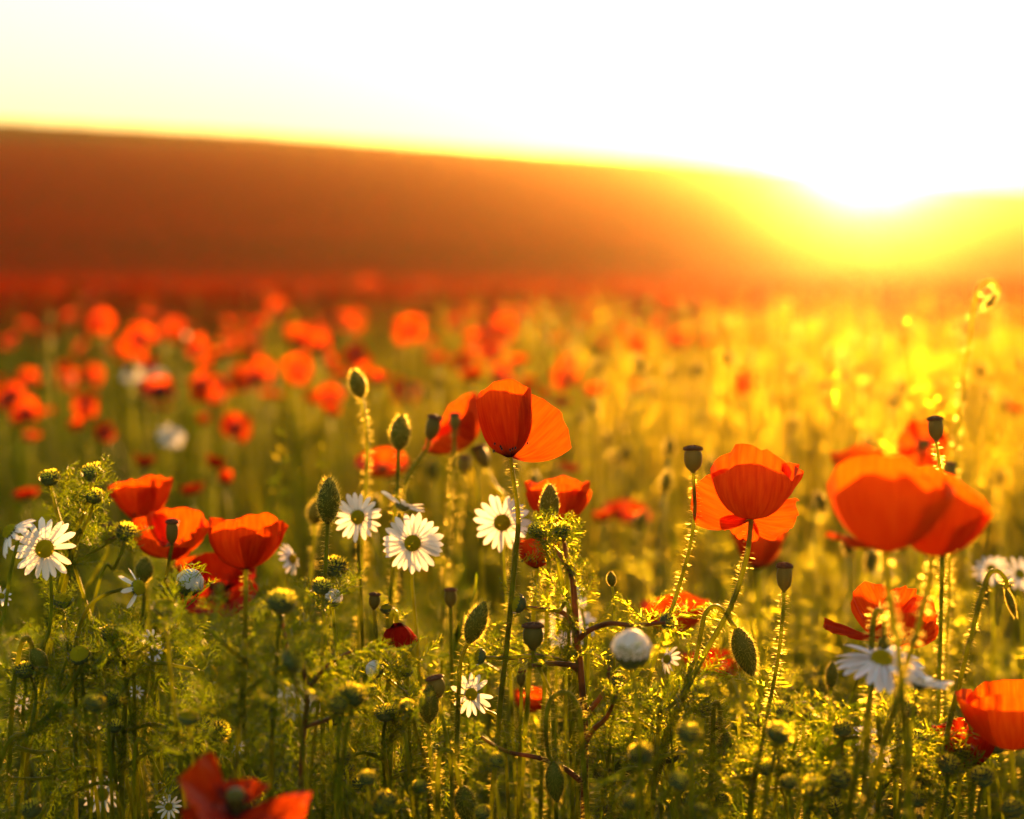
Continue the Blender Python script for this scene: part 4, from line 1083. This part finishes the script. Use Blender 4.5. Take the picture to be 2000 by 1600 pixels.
# ------------------------------------------------------------------ say where each of the many small repeats stands
LANDMARKS = [(88, 1070, 'the sharp white daisy'), (180, 935, 'the yellow-headed trio'), (272, 660, 'the large dark-eyed disc'), (165, 790, 'the deep red wide bloom'),
 (337, 1040, 'the wide open red poppy'), (395, 748, 'the wide dark-eyed bloom'), (480, 1055, 'the round red bowl'), (530, 768, 'the round orange disc'), (5, 737, 'the orange bloom cut by the frame'),
 (643, 977, 'the fringed pale bud'), (700, 750, 'the tallest bud'), (782, 845, 'the dark pointed bud'), (806, 1060, 'the largest daisy'), (800, 645, 'the red bloom standing alone'),
 (888, 824, 'the small dark pod'), (981, 1020, 'the stem-crossed daisy'), (1010, 820, 'the main red cup'), (1090, 980, 'the brown upright bud'), (1130, 1300, 'the reddish plant'),
 (985, 660, 'the trio above the main cup'), (1106, 736, 'the red-eyed orange bloom'), (1244, 668, 'the red smudge in the glow'), (1456, 748, 'the orange bloom in the glow'),
 (1233, 1265, 'the white ball bud'), (1354, 898, 'the tall brown-capped pod'), (1460, 950, 'the hanging-petal poppy'), (1454, 1273, 'the drooping green bud'), (1533, 1129, 'the hair-combed pod'),
 (1569, 1393, 'the peaked pod'), (1690, 480, 'the sun'), (1722, 1290, 'the flat side-on daisy'), (1760, 980, 'the biggest bloom'), (1828, 838, 'the bristly pod'), (1938, 578, 'the pale curled bud'),
 (1960, 1385, 'the orange bloom at the edge'), (931, 1213, 'the slanted bud'), (1041, 1244, 'the broad green pod'), (838, 1373, 'the plump hairy bud'), (920, 1355, 'the gappy daisy'),
 (240, 1450, 'the large feathery plant'), (460, 1550, 'the bottom poppy'), (1420, 1466, 'the golden-combed bud'), (572, 1290, 'the leaning grey-green head'), (1084, 1528, 'the gold-haired hanging bud')]
def tell_apart():
    bpy.context.view_layer.update()
    rows = {}
    for o in list(bpy.data.objects):
        if o.parent is None and o.get('group'):
            k = next((c for c in o.children if c.name.startswith(('stamens', 'sepal', 'bracts'))), None)
            if k is None: continue
            w = k.matrix_world.translation - CAM; dd = w.dot(FWD)
            px, py = 1000 + F * w.x / dd, 800 - F * w.dot(UPV) / dd
            if 'band' in o['group']:
                m = min(LANDMARKS, key=lambda q: abs(q[0] - px)); where = 'straight above ' + m[2]
                if m[2] == 'the sun': where = 'right under the sun'
            else:
                m = min(LANDMARKS, key=lambda q: math.hypot(q[0] - px, q[1] - py)); dx, dy = px - m[0], py - m[1]
                where = ('above ' if dy < 0 else 'below ') if abs(dy) > abs(dx) else ('sunward of ' if dx > 0 else 'on the shade side of ')
                where += m[2]
            nm = {'poppy': 'blurred red poppy', 'poppy_bud': 'blurred hairy bud', 'mayweed_bud': 'small golden-rimmed bud'}[o.name.split('.')[0]]
            if 'band' in o['group']: nm = 'tiny orange poppy at the foot of the slope'
            rows.setdefault((o['group'], nm + ' ' + where), []).append((py, o))
    ranks = {2: ('upper', 'lower'), 3: ('highest', 'middle', 'lowest')}
    for (g, lb), v in rows.items():
        v.sort(key=lambda r: r[0])
        for i, (py, o) in enumerate(v):
            t_ = lb if len(v) not in ranks else lb + ', ' + ranks[len(v)][i] + (' of two' if len(v) == 2 else ' of three') * ('band' not in g)
            for cut, to in (('', ''), (' of two', ''), (' of three', ''), ('blurred ', ''), ('small ', ''), ('tiny ', ''), ('on the shade side of', 'shadeward of'), ('the slope', 'slope'), ('red ', '')):
                if len(t_.replace('-', ' ').split()) > 16: t_ = t_.replace(cut, to, 1) if cut else t_
            o['label'] = t_
tell_apart()

# ================================================================== STUFF: undergrowth, far grass, far poppies
def replicate(V, T, Ms, ts):
    """Ms (n,3,3), ts (n,3)"""
    n = len(ts); W_ = np.einsum('nij,vj->nvi', Ms, V) + ts[:, None, :]
    TT = (T[None] + (np.arange(n) * len(V))[:, None, None]).reshape(-1, 3)
    return W_.reshape(-1, 3), TT
def rotz(a, s, sz=None, shear=None):
    n = len(a); M = np.zeros((n, 3, 3)); c, s_ = np.cos(a), np.sin(a)
    M[:, 0, 0] = c * s; M[:, 0, 1] = -s_ * s; M[:, 1, 0] = s_ * s; M[:, 1, 1] = c * s; M[:, 2, 2] = s if sz is None else sz
    if shear is not None: M[:, 0, 2] = shear[:, 0]; M[:, 1, 2] = shear[:, 1]
    return M

def np_rot(e, roll):
    q = Vector(e).to_track_quat('X', 'Z').to_matrix() @ Matrix.Rotation(roll, 3, 'X')
    return np.array(q)
def clump(seed, h=.38, stems=3, leaves=13, lo=False, blades=4, lsize=.04):
    """tuft of feathery mayweed and grass, unit-free (metres), foot at the origin"""
    rng = random.Random(seed); nr = np.random.default_rng(seed); b = Buf()
    for s in range(stems):
        x, y = rng.uniform(-.04, .04), rng.uniform(-.04, .04); hh = h * rng.uniform(.7, 1.0)
        tx, ty = x + rng.gauss(0, .035), y + rng.gauss(0, .035)
        path = catmull([(x * .5, y * .5, 0), (x, y, hh * .5), (tx, ty, hh)], 3 if lo else 4)
        tube(b, path, .0013, .0007, 3 if lo else 4)
        for q in range(leaves):
            f = (.25 + .75 * rng.random()) * (len(path) - 1); i = min(int(f), len(path) - 2)
            p = path[i] + (path[i + 1] - path[i]) * (f - i)
            a = rng.uniform(0, 6.283); e = Vector((math.cos(a), math.sin(a), rng.uniform(-.1, 1.1))).normalized()
            v, t = rng.choice(FEATHER_LO if lo else FEATHER)
            R = np_rot(e, rng.uniform(0, 6)) * lsize * rng.uniform(.6, 1.2)
            b.add(v @ R.T + p, t)
    for s in range(blades):
        a = rng.uniform(0, 6.283); L = h * rng.uniform(.6, 1.08); ln = rng.uniform(.05, .3) * L
        d = np.array([math.cos(a), math.sin(a), 0]); sd = np.array([-d[1], d[0], 0]) * rng.uniform(.0012, .0024)
        p0 = np.array([rng.uniform(-.03, .03), rng.uniform(-.03, .03), 0]); V = []
        for k in range(5):
            f = k / 4; c = p0 + d * ln * f * f + np.array([0, 0, L * f * (1 - .12 * f)]); w = (1 - f) ** .6
            V += [c - sd * w, c + sd * w]
        T = []
        for k in range(4): T += [(2 * k, 2 * k + 1, 2 * k + 3), (2 * k, 2 * k + 3, 2 * k + 2)]
        b.add(V, T)
    V, T, U = b.get(); return V, T

def scatter(name, temps, pts, hs, mat, seed, smooth=False, label=None, cat=None):
    nr = np.random.default_rng(seed); b = Buf(); k = nr.integers(0, len(temps), len(pts))
    for i, (V, T) in enumerate(temps):
        m = k == i; n = int(m.sum())
        if not n: continue
        p = pts[m]; h = hs[m]
        M = rotz(nr.uniform(0, 6.283, n), nr.uniform(.85, 1.25, n), h, nr.normal(0, .10, (n, 2)) * h[:, None])
        t3 = np.stack([p[:, 0], p[:, 1], gz(p[:, 0], p[:, 1]) - .004], 1)
        b.add(*replicate(V, T, M, t3))
    V, T, U = b.get()
    o = obj(name, mk_mesh(name, V, T, None, mat, smooth), kind='stuff')
    if label: o['label'] = label; o['category'] = cat
    return len(T)

def pts_in(n, y0, y1, wide, off, seed):
    nr = np.random.default_rng(seed)
    y = np.sqrt(nr.uniform(y0 * y0, y1 * y1, n)); x = nr.uniform(-1, 1, n) * (wide * y + off)
    return np.stack([x, y], 1)

NT = [clump(i, .38, 3, (11, 8, 12, 5, 9, 10)[i], False, (4, 6, 3, 11, 5, 4)[i], lsize=(.04, .048, .036, .044, .05, .04)[i]) for i in range(6)]
p = pts_in(215, .62, 1.9, .42, .25, 1)
px_ = 1000 + F * p[:, 0] / p[:, 1]
clear = (p[:, 1] < .96) & (((px_ > 760) & (px_ < 1170)) | ((px_ > 1340) & (px_ < 1490)) | ((px_ > -150) & (px_ < 230)) | ((px_ > 330) & (px_ < 610) & (p[:, 1] < .84)))
p = p[~clear]
# undergrowth stands a little lower past the focus so the flowers rise clear of it
hs = np.where(p[:, 1] < 1.15, RNG.uniform(.62, 1.0, len(p)), RNG.uniform(.55, .88, len(p)))
n1 = scatter('undergrowth', NT, p, hs, M_LEAF, 2, label='feathery green undergrowth between the flower stems', cat='undergrowth')
MT = [clump(30 + i, .38, 3, 5, True, 7) for i in range(6)]
p = pts_in(2300, 1.8, 9.5, .44, .35, 3)
def stalk(seed):
    rng = random.Random(seed); b = Buf(); nr = np.random.default_rng(seed)
    for q in range(3):
        x, y = rng.uniform(-.05, .05), rng.uniform(-.05, .05); h = rng.uniform(.36, .56)
        path = catmull([(x, y, 0), (x + rng.gauss(0, .01), y, h * .5), (x + rng.gauss(0, .03), y + rng.gauss(0, .03), h)], 4)
        tube(b, path, .0011, .0006, 4); fuzz(b, path, .001, 260, .0045, .0007, .3, 1.0, nr)
        k = rng.random()
        if k < .6:
            for w in range(26):
                f = 1 - .22 * rng.random(); i = min(int(f * (len(path) - 1)), len(path) - 2)
                p = path[i] + (path[i + 1] - path[i]) * (f * (len(path) - 1) - i)
                d = nr.normal(0, 1, 3); d[2] = abs(d[2]) + .6; d /= np.linalg.norm(d); s = np.cross(d, nr.normal(0, 1, 3)); s /= np.linalg.norm(s); L = rng.uniform(.006, .013)
                b.add([p, p + d * L * .6 + s * .0016, p + d * L, p + d * L * .6 - s * .0016], [(0, 1, 2), (0, 2, 3)])
    V, T, U = b.get(); return V, T
p2 = pts_in(620, 1.45, 7.5, .44, .25, 13); keep = (p2[:, 0] / p2[:, 1] > RNG.uniform(-.45, .25, len(p2)))
p2 = p2[keep]
n5 = scatter('seeding_grass', [stalk(i) for i in range(6)], p2, RNG.uniform(.8, 1.05, len(p2)), M_GRASS, 14, label='seeding grass stalks glowing gold against the light', cat='grass')
n2 = scatter('meadow_grass', MT, p, RNG.uniform(.7, 1.08, len(p)), M_GRASS, 4, label='blurred green grass and leaves of the middle field', cat='grass')
FT = [clump(50 + i, .36, 0, 0, True, 5) for i in range(4)]
p = pts_in(15000, 8.5, 71.0, .46, 1.0, 5); hf = np.where((p[:, 1] > 14) & (p[:, 1] < 60), .40, 1.0)
n3 = scatter('far_grass', FT, p, RNG.uniform(.7, 1.0, len(p)) * hf, M_GRASS, 6, label='dim green grass covering the far slope', cat='grass')
# far poppies: beyond the 300 nearest they read as one red mass
def far_poppy(seed):
    rng = np.random.default_rng(seed); V = []; T = []
    for k in range(4):
        a = k * math.pi / 2 + rng.normal(0, .2); d = np.array([math.cos(a), math.sin(a), 0]); s = np.array([-d[1], d[0], 0])
        i = len(V); e = rng.uniform(.5, 1.5)
        V += [d * .004, d * .046 + s * .046 + np.array([0, 0, .042 * e]), d * .046 - s * .046 + np.array([0, 0, .042 * e])]
        T += [(i, i + 1, i + 2)]
    V = np.array(V) + np.array([0, 0, .46])
    st = np.array([[-.0015, 0, 0], [.0015, 0, 0], [.0012, 0, .46]]); i = len(V)
    return np.vstack([V, st]), np.array(T + [(i, i + 1, i + 2)])
def far_points(n, seed):
    nr = np.random.default_rng(seed); p = pts_in(n, 9.8, 67.0, .46, 1.0, seed)
    px = 1000 + F * p[:, 0] / p[:, 1]; lim = 60.5 + np.clip((px - 200) / 1800, -.3, 1.2) * 5.0 + nr.normal(0, 1.5, n)
    return p[p[:, 1] < lim]
p = far_points(150000, 7)
n4 = scatter('far_poppies', [far_poppy(i) for i in range(8)], p, RNG.uniform(.9, 1.15, len(p)), M_FARP, 8, label='red mass of poppies covering the far slope', cat='poppy field')

# ------------------------------------------------------------------ haze: added volume standing in for lens flare round the sun
def build_flare_haze():
    x0, x1, y0, y1, z0, z1 = -330, 330, -10, 430, -1.1, 9.6
    V = [(x, y, z) for z in (z0, z1) for y in (y0, y1) for x in (x0, x1)]
    me = bpy.data.meshes.new('haze')
    me.from_pydata(V, [], [(0, 2, 3, 1), (4, 5, 7, 6), (0, 1, 5, 4), (2, 6, 7, 3), (0, 4, 6, 2), (1, 3, 7, 5)]); me.update()
    m, n, l, out = new_mat('haze')
    def pv(den, g, c):
        v = n.new('ShaderNodeVolumePrincipled'); v.inputs['Color'].default_value = (*c, 1)
        v.inputs['Density'].default_value = den; v.inputs['Anisotropy'].default_value = g; return v
    # golden-tinted wide lobe makes the flare veil, pale narrow lobe the burst
    a = pv(.00088, .765, (.96, .58, .17)); b = pv(.00062, .970, (.96, .82, .55))
    ad = n.new('ShaderNodeAddShader'); l.new(a.outputs[0], ad.inputs[0]); l.new(b.outputs[0], ad.inputs[1])
    l.new(ad.outputs[0], out.inputs['Volume'])
    me.materials.append(m)
    o = obj('haze', me, kind='stuff'); o['label'] = 'added golden haze over the field, standing in for lens flare'
build_flare_haze()
print('TRIS', n1, n2, n3, n4, n5, len(bpy.data.objects))
